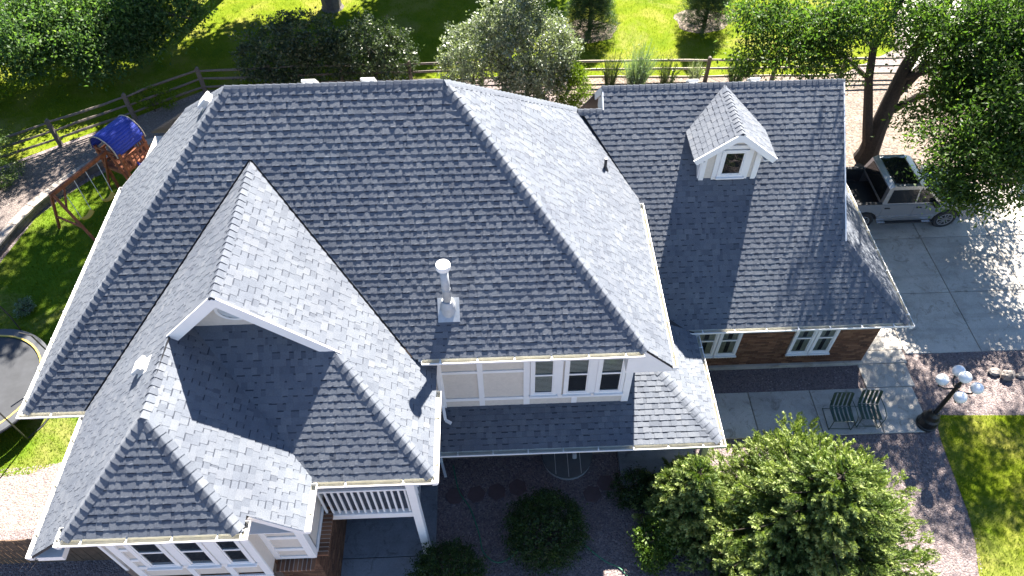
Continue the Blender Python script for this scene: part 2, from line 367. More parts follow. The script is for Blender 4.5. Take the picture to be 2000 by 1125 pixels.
# name, plane, facing, eave coordinate, shingled convex plan polygons, deck polygons, tooth height
g_ = .035
hipx = 4.73
FACES = [
 ('main_roof', zMS, 'S', 0, [[(-3.783, 4.0897), (-8.477, -.604), (-7.128-g_*2, -.604), (-3.365-g_, 3.007+g_*.5)], [(-3.783, 4.0897), (-3.365-g_, 3.007+g_*.5), (-3.365+g_, 3.007+g_*.5), (.6919, 4.0897)], [(-3.365+g_, 3.007+g_*.5), (-.231+g_*2, 0), (4.7816, 0), (.6919, 4.0897)]], 1.0),
 ('main_roof', zME, 'E', 5.443, [[(.6919, 4.0897), (4.7816, 0), (5.443, 0), (5.443, 5.425), (3.90, 7.29)]], 1.0),
 ('main_roof', zMW, 'W', -8.477, [[(-3.783, 4.0897), (-5.72, 6.03), (-8.477, 6.45), (-8.477, -.604)]], 1.0),
 ('cross_gable_roof', zCE, 'E', .2438, [[(-3.365, 3.007), (-3.365, -.62), (-1.53, -.62), (-1.53, 1.246)], [(-1.53, 1.246), (-1.53, -.645), (-.231, -1.996), (-.231, 0)], [(-.231, -1.996), (.2438, -2.488), (.2438, 0), (-.231, 0)], [(-.231, 0), (.2438, 0), (.2438, .44), (-.231, .44)]], 1.0),
 ('cross_gable_roof', zCW, 'W', -7.13, [[(-3.365, 3.007), (-7.128, -.604), (-7.13, -.62), (-4.47, -.62), (-3.365, -.62)], [(-4.47, -.62), (-7.13, -.62), (-7.13, -3.72), (-6.04, -3.8134), (-4.5105, -2.29)]], 1.0),
 ('cross_gable_roof', zDE, 'E', -2.105, [[(-4.5105, -.2), (-4.5105, -2.29), (-3.30, -3.5), (-2.105, -3.5), (-2.105, -2.43), (-4.247, -.2)], [(-3.30, -3.5), (-2.98, -3.8134), (-2.93, -3.80), (-2.93, -3.5)]], 1.0),
 ('cross_gable_roof', zDS, 'S', -3.8134, [[(-4.5105, -2.29), (-6.041, -3.8134), (-2.98, -3.8134)]], 1.0),
 ('cross_gable_roof', zES, 'S', -2.4879, [[(-2.10+.02, -2.4879), (.2438, -2.4879), (-1.956, -.2), (-4.247, -.2)]], .85),
 ('porch_roof', zGS, 'S', -.5369, [[(.12, -.5369), (4.73, -.5369), (4.73, .47), (.12, .47)], [(4.73, -.5369), (6.9038, -.5369), (4.73, 2.298)]], 1.45),
 ('porch_roof', zGE, 'E', 6.9038, [[(6.9038, -.5369), (6.9038, 2.74), (6.651, 2.748), (4.73, 3.739), (4.73, 2.298)]], 1.0),
 ('garage_roof', zGA, 'S', 2.7483, [[(5.443, 4.42), (11.0346, 4.42), (11.0346, 7.5678), (5.443, 7.5678)], [(4.73+g_, 3.739), (6.651, 2.748), (12.72, 2.748), (11.0346, 4.42), (4.73, 4.42)], [(4.73, 4.42), (5.443, 4.42), (5.443, 5.373), (4.73, 5.373)],
    [(5.443, 5.373), (5.443, 7.131), (3.97, 7.131)], [(4.5647, 7.131), (5.443, 7.131), (5.443, 7.5678), (4.5647, 7.5678)]], .92),
 ('garage_roof', zSK, 'E', 12.72, [[(12.72, 2.748), (12.72, 12.39), (11.0346, 10.7), (11.0346, 4.42)]], 1.0),
 ('dormer_roof', zRW, 'W', 6.79, [[(DRX, 5.46), (DRX, 7.534), (6.79, yGAz(zRW(6.79, 0))), (6.79, 5.46)]], .9),
 ('dormer_roof', zRE, 'E', 8.87, [[(DRX, 5.46), (8.87, 5.46), (8.87, yGAz(zRE(8.87, 0))), (DRX, 7.534)]], .9),
]
HIDDEN_DECKS = [('main_roof', zMN, [(-3.783, 4.0897), (.6919, 4.0897), (5.38, 8.78), (-8.4, 8.78), (-5.72, 6.03)]),
 ('main_roof', zME, [(3.862, 7.2594), (5.443, 5.373), (5.443, 8.84)]),
 ('garage_roof', zGN, [(4.5647, 7.5678), (11.0346, 7.5678), (11.0346, 10.7), (12.72, 12.39), (4.5647, 12.39)]),
 ('garage_roof', lambda x, y: .9503-tG_*(y-7.131), [(3.9, 7.131), (4.7, 7.131), (4.7, 9.5), (3.9, 9.5)])]
def roof_part(label_names=('main_roof', 'cross_gable_roof', 'porch_roof', 'garage_roof', 'dormer_roof')):
    R = {}
    for nm in label_names:
        mb = MB(ZO)
        for f in FACES:
            if f[0] == nm:
                for P in f[4]:
                    pts = [(x, y, f[1](x, y)-.012) for x, y in P]
                    nr = Vector((0, 0, 0))
                    for i in range(len(pts)): nr += Vector(pts[i]).cross(Vector(pts[(i+1) % len(pts)]))
                    if nr.z < 0: pts = pts[::-1]
                    mb.prism(pts, (0, 0, -.06))
        for h in HIDDEN_DECKS:
            if h[0] == nm: mb.prism([(x, y, h[1](x, y)-.012) for x, y in h[2]], (0, 0, -.06))
        R[nm] = mb.build(nm, 'felt', HOUSE)
    return R
ROOFS = roof_part()

# ---- shingles: every course is built from raised tabs and the lower strip between them
WID = [.11, .14, .17, .205]
PROTO = {}
def frame_of(fn, facing, ec):
    if facing == 'S': a = atan(fn(0, 1)-fn(0, 0)); U = Vector((1, 0, 0)); V = Vector((0, cos(a), sin(a))); O = Vector((0, ec, fn(0, ec)))
    elif facing == 'E': a = atan(fn(0, 0)-fn(1, 0)); U = Vector((0, 1, 0)); V = Vector((-cos(a), 0, sin(a))); O = Vector((ec, 0, fn(ec, 0)))
    else: a = atan(fn(1, 0)-fn(0, 0)); U = Vector((0, -1, 0)); V = Vector((cos(a), 0, sin(a))); O = Vector((ec, 0, fn(ec, 0)))
    N = U.cross(V); O = O+Vector((0, 0, ZO))
    return O, U, V, N
def clip_convex(P, C):
    # Sutherland-Hodgman of polygon P against convex counter-clockwise C; points are (u, v, h)
    out = P
    for i in range(len(C)):
        ax, ay = C[i]; bx, by = C[(i+1) % len(C)]
        inp = out; out = []
        if not inp: return []
        dist = [(bx-ax)*(p[1]-ay)-(by-ay)*(p[0]-ax) for p in inp]
        for k in range(len(inp)):
            p, q, dp, dq = inp[k-1], inp[k], dist[k-1], dist[k]
            if (dp >= 0) != (dq >= 0):
                s = dp/(dp-dq); out.append(tuple(p[m]+(q[m]-p[m])*s for m in range(3)))
            if dq >= 0: out.append(q)
    return out
def tab_faces(u0, u1, v0, v1, hb, ht, rng, tooth, nz):
    """returns (corner list, tint or None); the strip between two tabs carries the dark line printed on laminated shingles and painted occlusion from the course above"""
    nu = max(2, int((u1-u0)/.042)); lv = (0, .16, 1) if tooth else (0, .16, .80, 1)
    jit = rng.uniform(-.0025, .0025); G = []
    for j, s in enumerate(lv):
        row = []
        for i in range(nu+1):
            h = hb+(ht-hb)*s+rng.gauss(0, nz if j == 0 else .0003)
            row.append((u0+(u1-u0)*i/nu, v0+(v1-v0)*s+(jit+rng.gauss(0, .0012) if j == 0 else 0), h))
        G.append(row)
    F = []; dark = rng.uniform(0, .12) if rng.random() < .8 else None  # dark band: printed line plus painted shade below the upper course
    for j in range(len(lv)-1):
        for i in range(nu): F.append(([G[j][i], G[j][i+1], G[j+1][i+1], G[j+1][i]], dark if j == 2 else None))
    for i in range(nu):
        a, b = G[0][i], G[0][i+1]; F.append(([(a[0], a[1], -.004), (b[0], b[1], -.004), b, a], .15))
    if tooth:
        for j in range(2):
            a, b = G[j][0], G[j+1][0]; F.append(([(b[0], b[1], -.002), (a[0], a[1], -.002), a, b], .15))
            a, b = G[j][nu], G[j+1][nu]; F.append(([(a[0], a[1], -.002), (b[0], b[1], -.002), b, a], .15))
    return F
def project_px(P):
    cm = SC.camera.matrix_world.inverted() if not hasattr(project_px, 'm') else project_px.m
    project_px.m = cm
    q = cm @ P; d = -q.z; f = 1436.2
    return 1000+f*q.x/d, 562.5-f*q.y/d, d
def build_shingles():
    rng = random.Random(11); cand = []; rest = MB(0)
    for fi, (nm, fn, facing, ec, polys, k) in enumerate(FACES):
        O, U, V, N = frame_of(fn, facing, ec)
        CP = []
        for P in polys:
            q = []
            for x, y in P:
                d = Vector((x, y, fn(x, y)+ZO))-O; q.append((d.dot(U), d.dot(V)))
            A = sum(q[i][0]*q[(i+1) % len(q)][1]-q[(i+1) % len(q)][0]*q[i][1] for i in range(len(q)))
            if A < 0: q = q[::-1]
            cx = sum(a for a, _ in q)/len(q)
            mn = min(b for _, b in q)
            if mn < .05: q = [(a, b-.02) if b < .03 else (a, b) for a, b in q]     # drip edge
            CP.append(q)
        us = [a for q in CP for a, _ in q]; vs = [b for q in CP for _, b in q]
        u_lo, u_hi, v_lo, v_hi = min(us), max(us), min(vs), max(vs)
        hT, hB = .0150*k, .0105*k
        v = v_lo if v_lo < -.001 else v_lo-.02
        row = 0
        while v < v_hi:
            u = u_lo-rng.uniform(0, .4); tooth = rng.random() < .5
            while u < u_hi:
                wi = rng.randrange(4); wd = WID[wi] if tooth else rng.choice([.045, .065, .09, .12, .16])
                tn = rng.gauss(.52, .075) if tooth else rng.gauss(.46, .07)
                u1 = u+wd; cs = [(u, v), (u1, v), (u1, v+EXPO), (u, v+EXPO)]
                F = None; whole = False
                for q in CP:
                    ins = [all((q[(i+1) % len(q)][0]-q[i][0])*(c[1]-q[i][1])-(q[(i+1) % len(q)][1]-q[i][1])*(c[0]-q[i][0]) >= 0 for i in range(len(q))) for c in cs]
                    if all(ins): whole = True; break
                if not whole:
                    F = tab_faces(u, u1, v, v+EXPO, hT if tooth else hB, .0050*k if tooth else .0010, rng, tooth, .0019)
                    for q in CP:
                        for f, td in F:
                            c = clip_convex(f, q)
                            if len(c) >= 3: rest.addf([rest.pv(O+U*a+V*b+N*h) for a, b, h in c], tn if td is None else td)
                else:
                    ctr = O+U*(u+wd/2)+V*(v+EXPO/2); px, py, d = project_px(ctr)
                    cand.append((fi, u, v, wi if tooth else -1, wd, tn, tooth, d, 20 < px < 1980 and 20 < py < 1105, k, ctr))
                u = u1; tooth = not tooth
            v += EXPO; row += 1
    frames = [frame_of(f[1], f[2], f[3]) for f in FACES]
    def size(c):
        if not (c[6] and c[8]): return 0
        n = frames[c[0]][3]; vd = (CAM-c[10]).normalized()
        return c[4]*max(0, n.dot(vd))/c[7]**2
    order = sorted(range(len(cand)), key=lambda i: -size(cand[i])); single = set(order[:300])
    prng = random.Random(5)
    for i, (fi, u, v, wi, wd, tn, tooth, d, vis, k, ctr) in enumerate(cand):
        O, U, V, N = frames[fi]
        if i in single:
            key = (wi, prng.randrange(5), k)
            if key not in PROTO:
                mb = MB(); t0 = [.42, .48, .52, .56, .63][key[1]]
                for f, td in tab_faces(0, WID[wi], 0, EXPO, .0150*k, .0050*k, prng, True, .0019): mb.addf([mb.pv(p) for p in f], t0 if td is None else td)
                PROTO[key] = mb.mesh('shingle'); PROTO[key].materials.append(M['shingle'])
            o = bpy.data.objects.new('shingle', PROTO[key]); COL.objects.link(o)
            Mx = Matrix((U, V, N)).transposed().to_4x4(); Mx.translation = O+U*u+V*v
            o.matrix_world = Mx; o.parent = ROOFS[FACES[fi][0]]
        else:
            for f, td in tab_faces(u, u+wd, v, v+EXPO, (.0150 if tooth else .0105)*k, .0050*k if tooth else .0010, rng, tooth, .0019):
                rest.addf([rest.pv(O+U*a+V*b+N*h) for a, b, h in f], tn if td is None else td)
    o = rest.build('shingle_courses', 'shingle', HOUSE, kind='stuff')
build_shingles()

# ---- hip and ridge caps
CAPS = []
def cap_mesh(L, hw, d, w1, w2, nr, var):
    mb = MB(); rows = []
    r = random.Random(var)
    for u, lift in ((0, .034), (L*.55, .022), (L+.05, .010)):
        row = []
        for w, wv in ((hw, w1), (hw*.55, w1), (hw*.12, w1), (0, None), (hw*.12, w2), (hw*.55, w2), (hw, w2)):
            p = d*u+nr*lift+(wv*w if wv else nr*-.006)
            if wv and w > .9*hw: p = p-nr*.010
            row.append(p+nr*r.gauss(0, .0012))
        rows.append(row)
    n = 7; idx = [[mb.pv(p) for p in row] for row in rows]
    t = r.uniform(.3, .7)
    for a, b in zip(idx, idx[1:]):
        for i in range(n-1): mb.addf((a[i], b[i], b[i+1], a[i+1]), t)
    low = [mb.pv(Vector(p)-nr*.03) for p in rows[0]]
    for i in range(n-1): mb.addf((low[i], idx[0][i], idx[0][i+1], low[i+1]), t)
    for s in (0, n-1):
        lo = [mb.pv(Vector(row[s])-nr*.03) for row in rows]
        for j in range(2): mb.addf((lo[j], lo[j+1], idx[j+1][s], idx[j][s]), t)
    me = mb.mesh('ridge_cap'); me.materials.append(M['shingle']); return me
def cap_line(p0, p1, f1, f2, roof, single, L=.165, hw=.15):
    p0, p1 = Vector(p0), Vector(p1); p0.z += ZO; p1.z += ZO
    d = (p1-p0).normalized(); wings = []
    for fn, side in ((f1, 1), (f2, 1)):
        gx = fn(1, 0)-fn(0, 0); gy = fn(0, 1)-fn(0, 0); n = Vector((-gx, -gy, 1)).normalized()
        wv = n.cross(d).normalized(); wings.append((n, wv))
    n1, n2 = wings[0][0], wings[1][0]; nr = (n1+n2).normalized()
    w1, w2 = wings[0][1], wings[1][1]
    if w1.dot(nr) > 0: w1 = -w1
    if w2.dot(nr) > 0: w2 = -w2
    meshes = [cap_mesh(L, hw, d, w1, w2, nr, 3*i+len(CAPS)) for i in range(3)]
    n = max(1, int((p1-p0).length/L))
    for i in range(n):
        CAPS.append((single, meshes[RNG.randrange(3)], p0+d*(L*i), roof))
E3 = lambda x, y, fn: (x, y, fn(x, y))
cap_line((-6.041, -3.8134, .4367), (-4.53, -2.30, 1.885), zDS, zCW, 'cross_gable_roof', 1)
cap_line((-2.98, -3.8134, .4367), (-4.49, -2.30, 1.885), zDS, zDE, 'cross_gable_roof', 1)
cap_line((-4.5105, -2.34, 1.8988), (-4.5105, -.66, 1.8988), zCW, zDE, 'cross_gable_roof', 1)
cap_line((.2438, -2.488, -.4538), (-1.56, -.62, 1.26), zES, zCE, 'cross_gable_roof', 1)
cap_line((-3.365, -.62, 2.9929), (-3.365, 3.0, 2.9929), zCW, zCE, 'cross_gable_roof', 1)
cap_line((-8.477, -.604, -.601), (-3.783, 4.0897, 4.0705), zMW, zMS, 'main_roof', 1)
cap_line((4.7816, 0, 0), (.6919, 4.0897, 4.0705), zMS, zME, 'main_roof', 1)
cap_line((6.9038, -.5369, -3.1793), (4.73+.25, 2.298-.33, -2.27), zGS, zGE, 'porch_roof', 1)
cap_line((DRX, 5.46, DRZ), (DRX, 7.5, DRZ), zRW, zRE, 'dormer_roof', 1, .16, .14)
cap_line((12.72, 2.748, -3.06), (11.06, 4.40, -1.54), zGA, zSK, 'garage_roof', 1)
cap_line((-3.80, 4.0897, 4.0705), (.70, 4.0897, 4.0705), zMS, zMN, 'main_roof', 0)
cap_line((3.862, 7.2594, .92), (.6919, 4.0897, 4.0705), zME, zMN, 'main_roof', 0)
cap_line((-5.72, 6.03, 2.14), (-3.783, 4.0897, 4.0705), zMW, zMN, 'main_roof', 0)
cap_line((4.5647, 7.5678, 1.3499), (11.03, 7.5678, 1.3499), zGA, zGN, 'garage_roof', 0)
cap_line((3.9, 7.131, .9503), (4.6, 7.131, .9503), zGA, zGN, 'garage_roof', 0)
def place_caps():
    mb = MB(); n = 0
    for single, me, p, roof in CAPS:
        if single and n < 298:
            o = bpy.data.objects.new('ridge_cap', me); COL.objects.link(o); o.location = p; o.parent = ROOFS[roof]; n += 1
        else:
            base = len(mb.v)
            for v in me.vertices: mb.v.append(tuple(v.co+p))
            for f in me.polygons: mb.f.append([base+i for i in f.vertices]); mb.t.append(.5)
    mb.build('ridge_caps', 'shingle', HOUSE, kind='stuff')
place_caps()

# ---- walls
def wall(name, x0, x1, y0, y1, z0, z1, mat='stucco', label=None):
    mb = MB(ZO); mb.box(x0, x1, y0, y1, z0, z1); return mb.build(name, mat, HOUSE, label=label)
GZ = -ZO
wall('wall', -7.95, 4.73, .46, 8.1, -2.9, -.25)
wall('wall', -7.95, -6.7, -.15, .46, GZ, -.72)
wall('wall', -6.7, -2.45, -3.04, .46, -2.72, -.45)
wall('wall', -6.0, -3.28, -3.41, -3.1, -2.72, .28)
wall('wall', -3.28, -2.45, -3.1, -2.9, -2.72, -.16)
mb = MB(ZO); mb.prism([(10.75, 4.7, -1.55), (10.75, 10.4, -1.55), (10.75, 7.5678, 1.2)], (.1, 0, 0)); mb.build('gable_wall', 'stucco', HOUSE)
def lower_wall(x0, x1, y0, y1, z1):
    mb = MB(ZO); mb.box(x0, x1, y0, y1, GZ, z1); return mb.build('brick_wall', 'mortar', HOUSE)
BW_G = lower_wall(6.6, 12.36, 3.10, 12.0, -2.98)
BW_M = lower_wall(-7.95, 4.73, .462, 8.1, -2.9)
BW_C = lower_wall(-6.68, -2.47, -3.08, .462, -2.72)
BW_B = lower_wall(-5.9, -3.38, -3.36, -3.08, -2.9)
def gable_poly(name, pts, y0, y1, mat, label=None):
    mb = MB(ZO); mb.prism([(x, y0, z) for x, z in pts], (0, y1-y0, 0)); return mb.build(name, mat, HOUSE, label=label)
gable_poly('gable_wall', [(-4.45, 1.3), (-1.8, 1.3), (-1.956, 1.50), (-3.365, 2.86), (-4.45, 1.82)], -.2, .1, 'stucco')
gable_poly('gable_wall', [(7.06, -.6), (8.58, -.6), (8.58, .62), (DRX, 1.22), (7.06, .62)], 5.717, 6.9, 'stucco', 'dormer front wall')
mb = MB(ZO); mb.prism([(4.62, 7.131, .9), (4.62, 7.5678, 1.27), (4.62, 8.3, .60), (4.62, 8.3, .2), (4.62, 7.131, .2)], (.1, 0, 0)); mb.build('gable_wall', 'white', HOUSE)
# ---- trim boards on the walls
def board(x0, x1, y0, y1, z0, z1, name='trim_board'):
    mb = MB(ZO); mb.box(x0, x1, y0, y1, z0, z1, bev=.006); return mb.build(name, 'white', HOUSE)
yW = .46
for a, b, c, d in [(.15, .29, -2.80, -.30), (1.10, 1.23, -2.75, -.30), (2.17, 2.32, -2.76, -.30), (4.56, 4.73, -2.78, -.30), (2.94, 3.08, -2.39, -.30), (3.74, 3.88, -2.39, -.30), (3.34, 3.47, -2.76, -2.52)]:
    board(a, b, yW-.035, yW, c, d)
for a, b, c, d in [(.29, 1.10, -1.33, -1.24), (1.23, 2.17, -1.33, -1.24), (.29, 1.10, -2.52, -2.41), (1.23, 2.17, -2.52, -2.41), (2.32, 4.56, -2.52, -2.39)]:
    board(a, b, yW-.032, yW, c, d)
yD = -3.41
for a, b, c, d in [(-6.0, -5.84, -2.95, .2), (-5.66+.0, -5.6, -2.1, .1), (-4.94, -4.80, -2.1, .1), (-4.16, -4.0, -2.1, .1), (-3.44, -3.28, -2.95, .2), (-4.92, -4.80, -2.8, -2.24), (-4.14, -4.0, -2.8, -2.24)]:
    board(a, b, yD-.035, yD, c, d)
board(-5.84, -3.44, yD-.032, yD, -2.24, -2.10); board(-6.0, -3.28, yD-.045, yD, -2.95, -2.80)
for zc in (-1.2, -1.75): board(-5.84, -5.68, yD-.032, yD, zc-.05, zc+.05)
# panelled return east of the bay
for a, b, c, d in [(-3.28, -3.16, -2.8, -.2), (-2.57, -2.45, -2.8, -.2)]: board(a, b, -3.135, -3.1, c, d)
for c, d in [(-.5, -.3), (-1.72, -1.6), (-2.35, -2.23), (-2.8, -2.68)]: board(-3.16, -2.57, -3.132, -3.1, c, d)
mb = MB(ZO); mb.box(-2.45, -2.41, -3.13, -2.98, -2.8, -.2, bev=.006); mb.build('trim_board', 'white', HOUSE)
mb = MB(ZO); mb.box(-2.45, -2.41, -2.98, -2.0, -2.86, -2.72, bev=.006); mb.build('trim_board', 'white', HOUSE)
mb = MB(ZO); mb.box(-2.45, -2.41, -2.98, -2.0, -.78, -.6, bev=.006); mb.build('trim_board', 'white', HOUSE)
# dormer trim
for a, b in [(7.06, 7.19), (8.45, 8.58)]: board(a, b, 5.68, 5.717, -.48, .55)
for a, b in [(7.40, 7.53), (8.22, 8.35)]: board(a, b, 5.685, 5.717, -.48, .78)
board(7.22, 8.42, 5.675, 5.717, .66, .78); board(7.53, 8.22, 5.685, 5.717, -.48, -.27)
for x in (7.06, 8.55):
    mb = MB(ZO); mb.box(x-.03 if x < 8 else x+.03, x+.0 if x < 8 else x+.06, 5.717, 6.2, -.6, .5); mb.build('trim_board', 'white', HOUSE)

# ---- windows
def window(x0, x1, z0, z1, y, double=True, behind='blind', fr=.075):
    dp = .06; mb = MB(ZO)
    for a, b, c, d in [(x0, x0+fr, z0, z1), (x1-fr, x1, z0, z1), (x0+fr, x1-fr, z1-fr, z1), (x0+fr, x1-fr, z0, z0+fr)]: mb.box(a, b, y-dp, y, c, d, bev=.006)
    ins = fr+.035; zm = (z0+z1)/2
    for a, b, c, d in [(x0+fr, x0+ins, z0+fr, z1-fr), (x1-ins, x1-fr, z0+fr, z1-fr), (x0+ins, x1-ins, z1-ins, z1-fr), (x0+ins, x1-ins, z0+fr, z0+ins)]: mb.box(a, b, y-dp+.018, y-.004, c, d)
    if double: mb.box(x0+ins, x1-ins, y-dp+.010, y-.004, zm-.028, zm+.028)
    f = mb.build('window', 'white', HOUSE)
    zs = [(z0+ins, zm-.028), (zm+.028, z1-ins)] if double else [(z0+ins, z1-ins)]
    for i, (c, d) in enumerate(zs):
        g = MB(ZO); yy = y-.030-(.008 if i else 0); g.poly([(x0+ins, yy, c), (x1-ins, yy, c), (x1-ins, yy, d), (x0+ins, yy, d)]); g.build('pane', 'glass', f)
    s = MB(ZO); s.box(x0-.03, x1+.03, y-dp-.05, y-dp+.02, z0-.035, z0+.012, bev=.006); s.build('sill', 'white', f)
    k = MB(ZO); k.box(x0+ins, x1-ins, y-.006, y-.002, z0+ins, z1-ins); k.build('dark_interior', 'felt', f)
    if behind == 'blind':
        b = MB(ZO); z = z0+ins+(z1-z0)*RNG.choice([.02, .42, .48])
        while z < z1-ins:
            b.poly([(x0+ins+.005, y-.010, z+.018), (x1-ins-.005, y-.010, z+.018), (x1-ins-.005, y-.020, z), (x0+ins+.005, y-.020, z)]); z += .052
        b.build('blind', 'blind', f)
    elif behind == 'curtain':
        b = MB(ZO); n = 14; w_ = x1-x0-2*ins
        for i in range(n):
            xa = x0+ins+w_*i/n; xb = xa+w_/n
            if 5 <= i <= 8: continue
            b.poly([(xa, y-.010-.006*(i % 2), z0+ins), (xb, y-.016+.006*(i % 2), z0+ins), (xb, y-.016+.006*(i % 2), z1-ins), (xa, y-.010-.006*(i % 2), z1-ins)])
        b.build('curtain', 'curtain', f)
    return f
for a, b in [(2.33, 2.95), (3.12, 3.76), (3.88, 4.54)]: window(a, b, -2.33, -.62, yW-.002)
for a, b in [(-5.60, -4.95), (-4.79, -4.17), (-3.99, -3.45)]: window(a, b, -2.08, -.55, yD-.002, True, None, .065)
for a, b in [(7.12, 7.79), (7.81, 8.44)]: window(a, b, -4.82, -3.35, 3.09, True, 'curtain', .07)
for a, b in [(9.95, 10.56), (10.58, 11.18)]: window(a, b, -4.85, -3.35, 3.09, True, 'curtain', .07)
window(7.53, 8.22, -.27, .64, 5.712, False, None, .08)
# oval gable vent
mb = MB(ZO); n = 28; cx, cz, rx, rz = -3.30, 2.13, .36, .28
for i in range(n):
    a, b = 2*pi*i/n, 2*pi*(i+1)/n
    q = [(cx+r*rx*cos(t_), -.2-.045, cz+r*rz*sin(t_)) for r, t_ in ((1, a), (1, b), (.82, b), (.82, a))]
    mb.prism(q, (0, .045, 0))
ov = mb.build('gable_vent', 'white', HOUSE)
mb = MB(ZO)
for k in range(-4, 5):
    z = cz+k*.052; hw_ = rx*.82*sqrt(max(0, 1-((z-cz)/(rz*.82))**2))
    if hw_ > .03: mb.poly([(cx-hw_, -.235, z-.02), (cx+hw_, -.235, z-.02), (cx+hw_, -.205, z+.025), (cx-hw_, -.205, z+.025)])
mb.build('louvre', 'vinyl', ov)

# ---- bricks
BRK = {}
def brick_mesh(l, v):
    if (l, v) not in BRK:
        mb = MB(); mb.box(0, l, 0, .05, 0, .062, .1+.2*v, bev=.004); me = mb.mesh('brick'); me.materials.append(M['brick']); BRK[(l, v)] = me
    return BRK[(l, v)]
def bricks_on(wallobj, x0, x1, y, z0, z1, holes, nmax, nx=None, soldier=()):
    """running-bond bricks standing 12 mm proud of a mortar wall that faces -y (or +x when nx is given)"""
    rows = int((z1-z0)/.0755); spots = []
    for r in range(rows):
        z = z0+r*.0755; x = x0-(0.105 if r % 2 else 0)
        while x < x1-.02:
            l = .20; a, b = max(x, x0), min(x+l, x1)
            if b-a > .04:
                for hx0, hx1, hz0, hz1 in holes:
                    if a < hx1 and b > hx0 and z < hz1 and z+.062 > hz0:
                        if a < hx0-.03: b = min(b, hx0)
                        elif b > hx1+.03: a = max(a, hx1)
                        else: a = b
                if b-a > .035: spots.append((a, b, z))
            x += .21
    spots.sort(key=lambda s: -s[2]) if nmax else None
    mb = MB(ZO); n = 0
    pick = set(RNG.sample(range(len(spots)), min(nmax, len(spots)))) if nmax else set()
    for i, (a, b, z) in enumerate(spots):
        if i in pick and abs(b-a-.20) < .001:
            o = bpy.data.objects.new('brick', brick_mesh(.20, RNG.randrange(5))); COL.objects.link(o); o.parent = wallobj
            if nx is None: o.location = (a, y-.012+RNG.uniform(-.002, .002), z+ZO)
            else: o.location = (nx+.012+RNG.uniform(-.002, .002), a, z+ZO); o.rotation_euler = (0, 0, pi/2)
        else:
            e = RNG.uniform(-.002, .002)
            if nx is None: mb.box(a, b, y-.012+e, y+.03, z, z+.062, RNG.random())
            else: mb.box(nx-.03, nx+.012+e, a, b, z, z+.062, RNG.random())
    if mb.v: mb.build('bricks', 'brick', wallobj, kind='stuff')
bricks_on(BW_G, 6.6, 12.36, 3.10, GZ+.18, -2.98, [(7.1, 8.46, -4.88, -3.3), (9.93, 11.2, -4.9, -3.3)], 190)
bricks_on(BW_C, -3.08, .3, 0, GZ+.12, -2.95, [], 80, nx=-2.47)
bricks_on(BW_B, -5.9, -3.38, -3.36, -3.6, -2.97, [], 0)
bricks_on(BW_C, -3.38, -2.47, -3.08, -4.2, -2.95, [], 0)
bricks_on(BW_M, -.2, 4.73, .462, GZ+.12, -3.05, [], 0)
def rowlock(pts_fn, n, name='rowlock_course'):
    a, b = pts_fn(0), pts_fn(n-1); mb = MB(ZO); mb.box(a[0]+.006, b[1]-.006, a[2]+.006, b[3]-.006, a[4]-.01, a[5]-.008); mb.build('mortar_bed', 'palemortar', HOUSE)
    mb = MB(ZO)
    for i in range(n): mb.box(*pts_fn(i), RNG.random())
    mb.build(name, 'brick', HOUSE, kind='stuff')
rowlock(lambda i: (-2.46, -2.20, -3.05+i*.092, -3.05+i*.092+.072, -2.93, -2.86), 12)
rowlock(lambda i: (-3.26+i*.092, -3.26+i*.092+.072, -3.36, -3.09, -2.93, -2.86), 9)
rowlock(lambda i: (7.06+i*.078, 7.06+i*.078+.064, 3.03, 3.11, -4.97, -4.87), 18)
rowlock(lambda i: (9.90+i*.078, 9.90+i*.078+.064, 3.03, 3.11, -5.0, -4.90), 17)
mb = MB(ZO); mb.box(6.6, 12.42, 3.03, 3.14, GZ-.05, GZ+.16); mb.build('foundation', 'concrete', HOUSE)

# ---- fascia, rakes, soffits
def fascia(p0, p1, h=.17, th=.03, name='fascia'):
    p0, p1 = Vector(p0), Vector(p1); mb = MB(ZO); mb.beam(p0-Vector((0, 0, h/2+.02)), p1-Vector((0, 0, h/2+.02)), th, h); return mb.build(name, 'white', HOUSE)
fascia((-.1, .012, -.02), (4.78, .012, -.02)); fascia((-8.45, -.592, -.62), (-7.15, -.592, -.62)); fascia((5.43, .02, -.68), (5.43, 5.3, -.68)); fascia((-8.46, -.59, -.62), (-8.46, 6.4, -.62))
fascia((.23, -2.46, -.47), (.23, .3, -.47)); fascia((-2.08, -2.475, -.47), (.22, -2.475, -.47)); fascia((-2.12, -3.48, -.41), (-2.12, -2.5, -.41)); fascia((-6.0, -3.80, .42), (-2.96, -3.80, .42)); fascia((-7.115, -3.7, -.62), (-7.115, -.62, -.62))
fascia((.12, -.525, -3.20), (6.89, -.525, -3.20)); fascia((6.89, -.52, -3.20), (6.89, 2.7, -3.20)); fascia((6.67, 2.76, -3.08), (12.7, 2.76, -3.08)); fascia((12.705, 2.76, -3.08), (12.705, 12.2, -3.08))
def rake(p0, p1, h=.20, off=.11):   # barge board under a sloping roof edge
    p0, p1 = Vector(p0), Vector(p1); mb = MB(ZO); z = Vector((0, 0, off)); mb.beam(p0-z, p1-z, .035, h); return mb.build('rake_board', 'white', HOUSE)
rake((-3.365, -.61, 2.985), (-1.50, -.61, 1.205), .22); rake((-3.365, -.61, 2.985), (-4.46, -.61, 1.94), .22)
rake((DRX, 5.465, DRZ), (6.80, 5.465, zRW(6.80, 0)), .17, .09); rake((DRX, 5.465, DRZ), (8.86, 5.465, zRE(8.86, 0)), .17, .09)
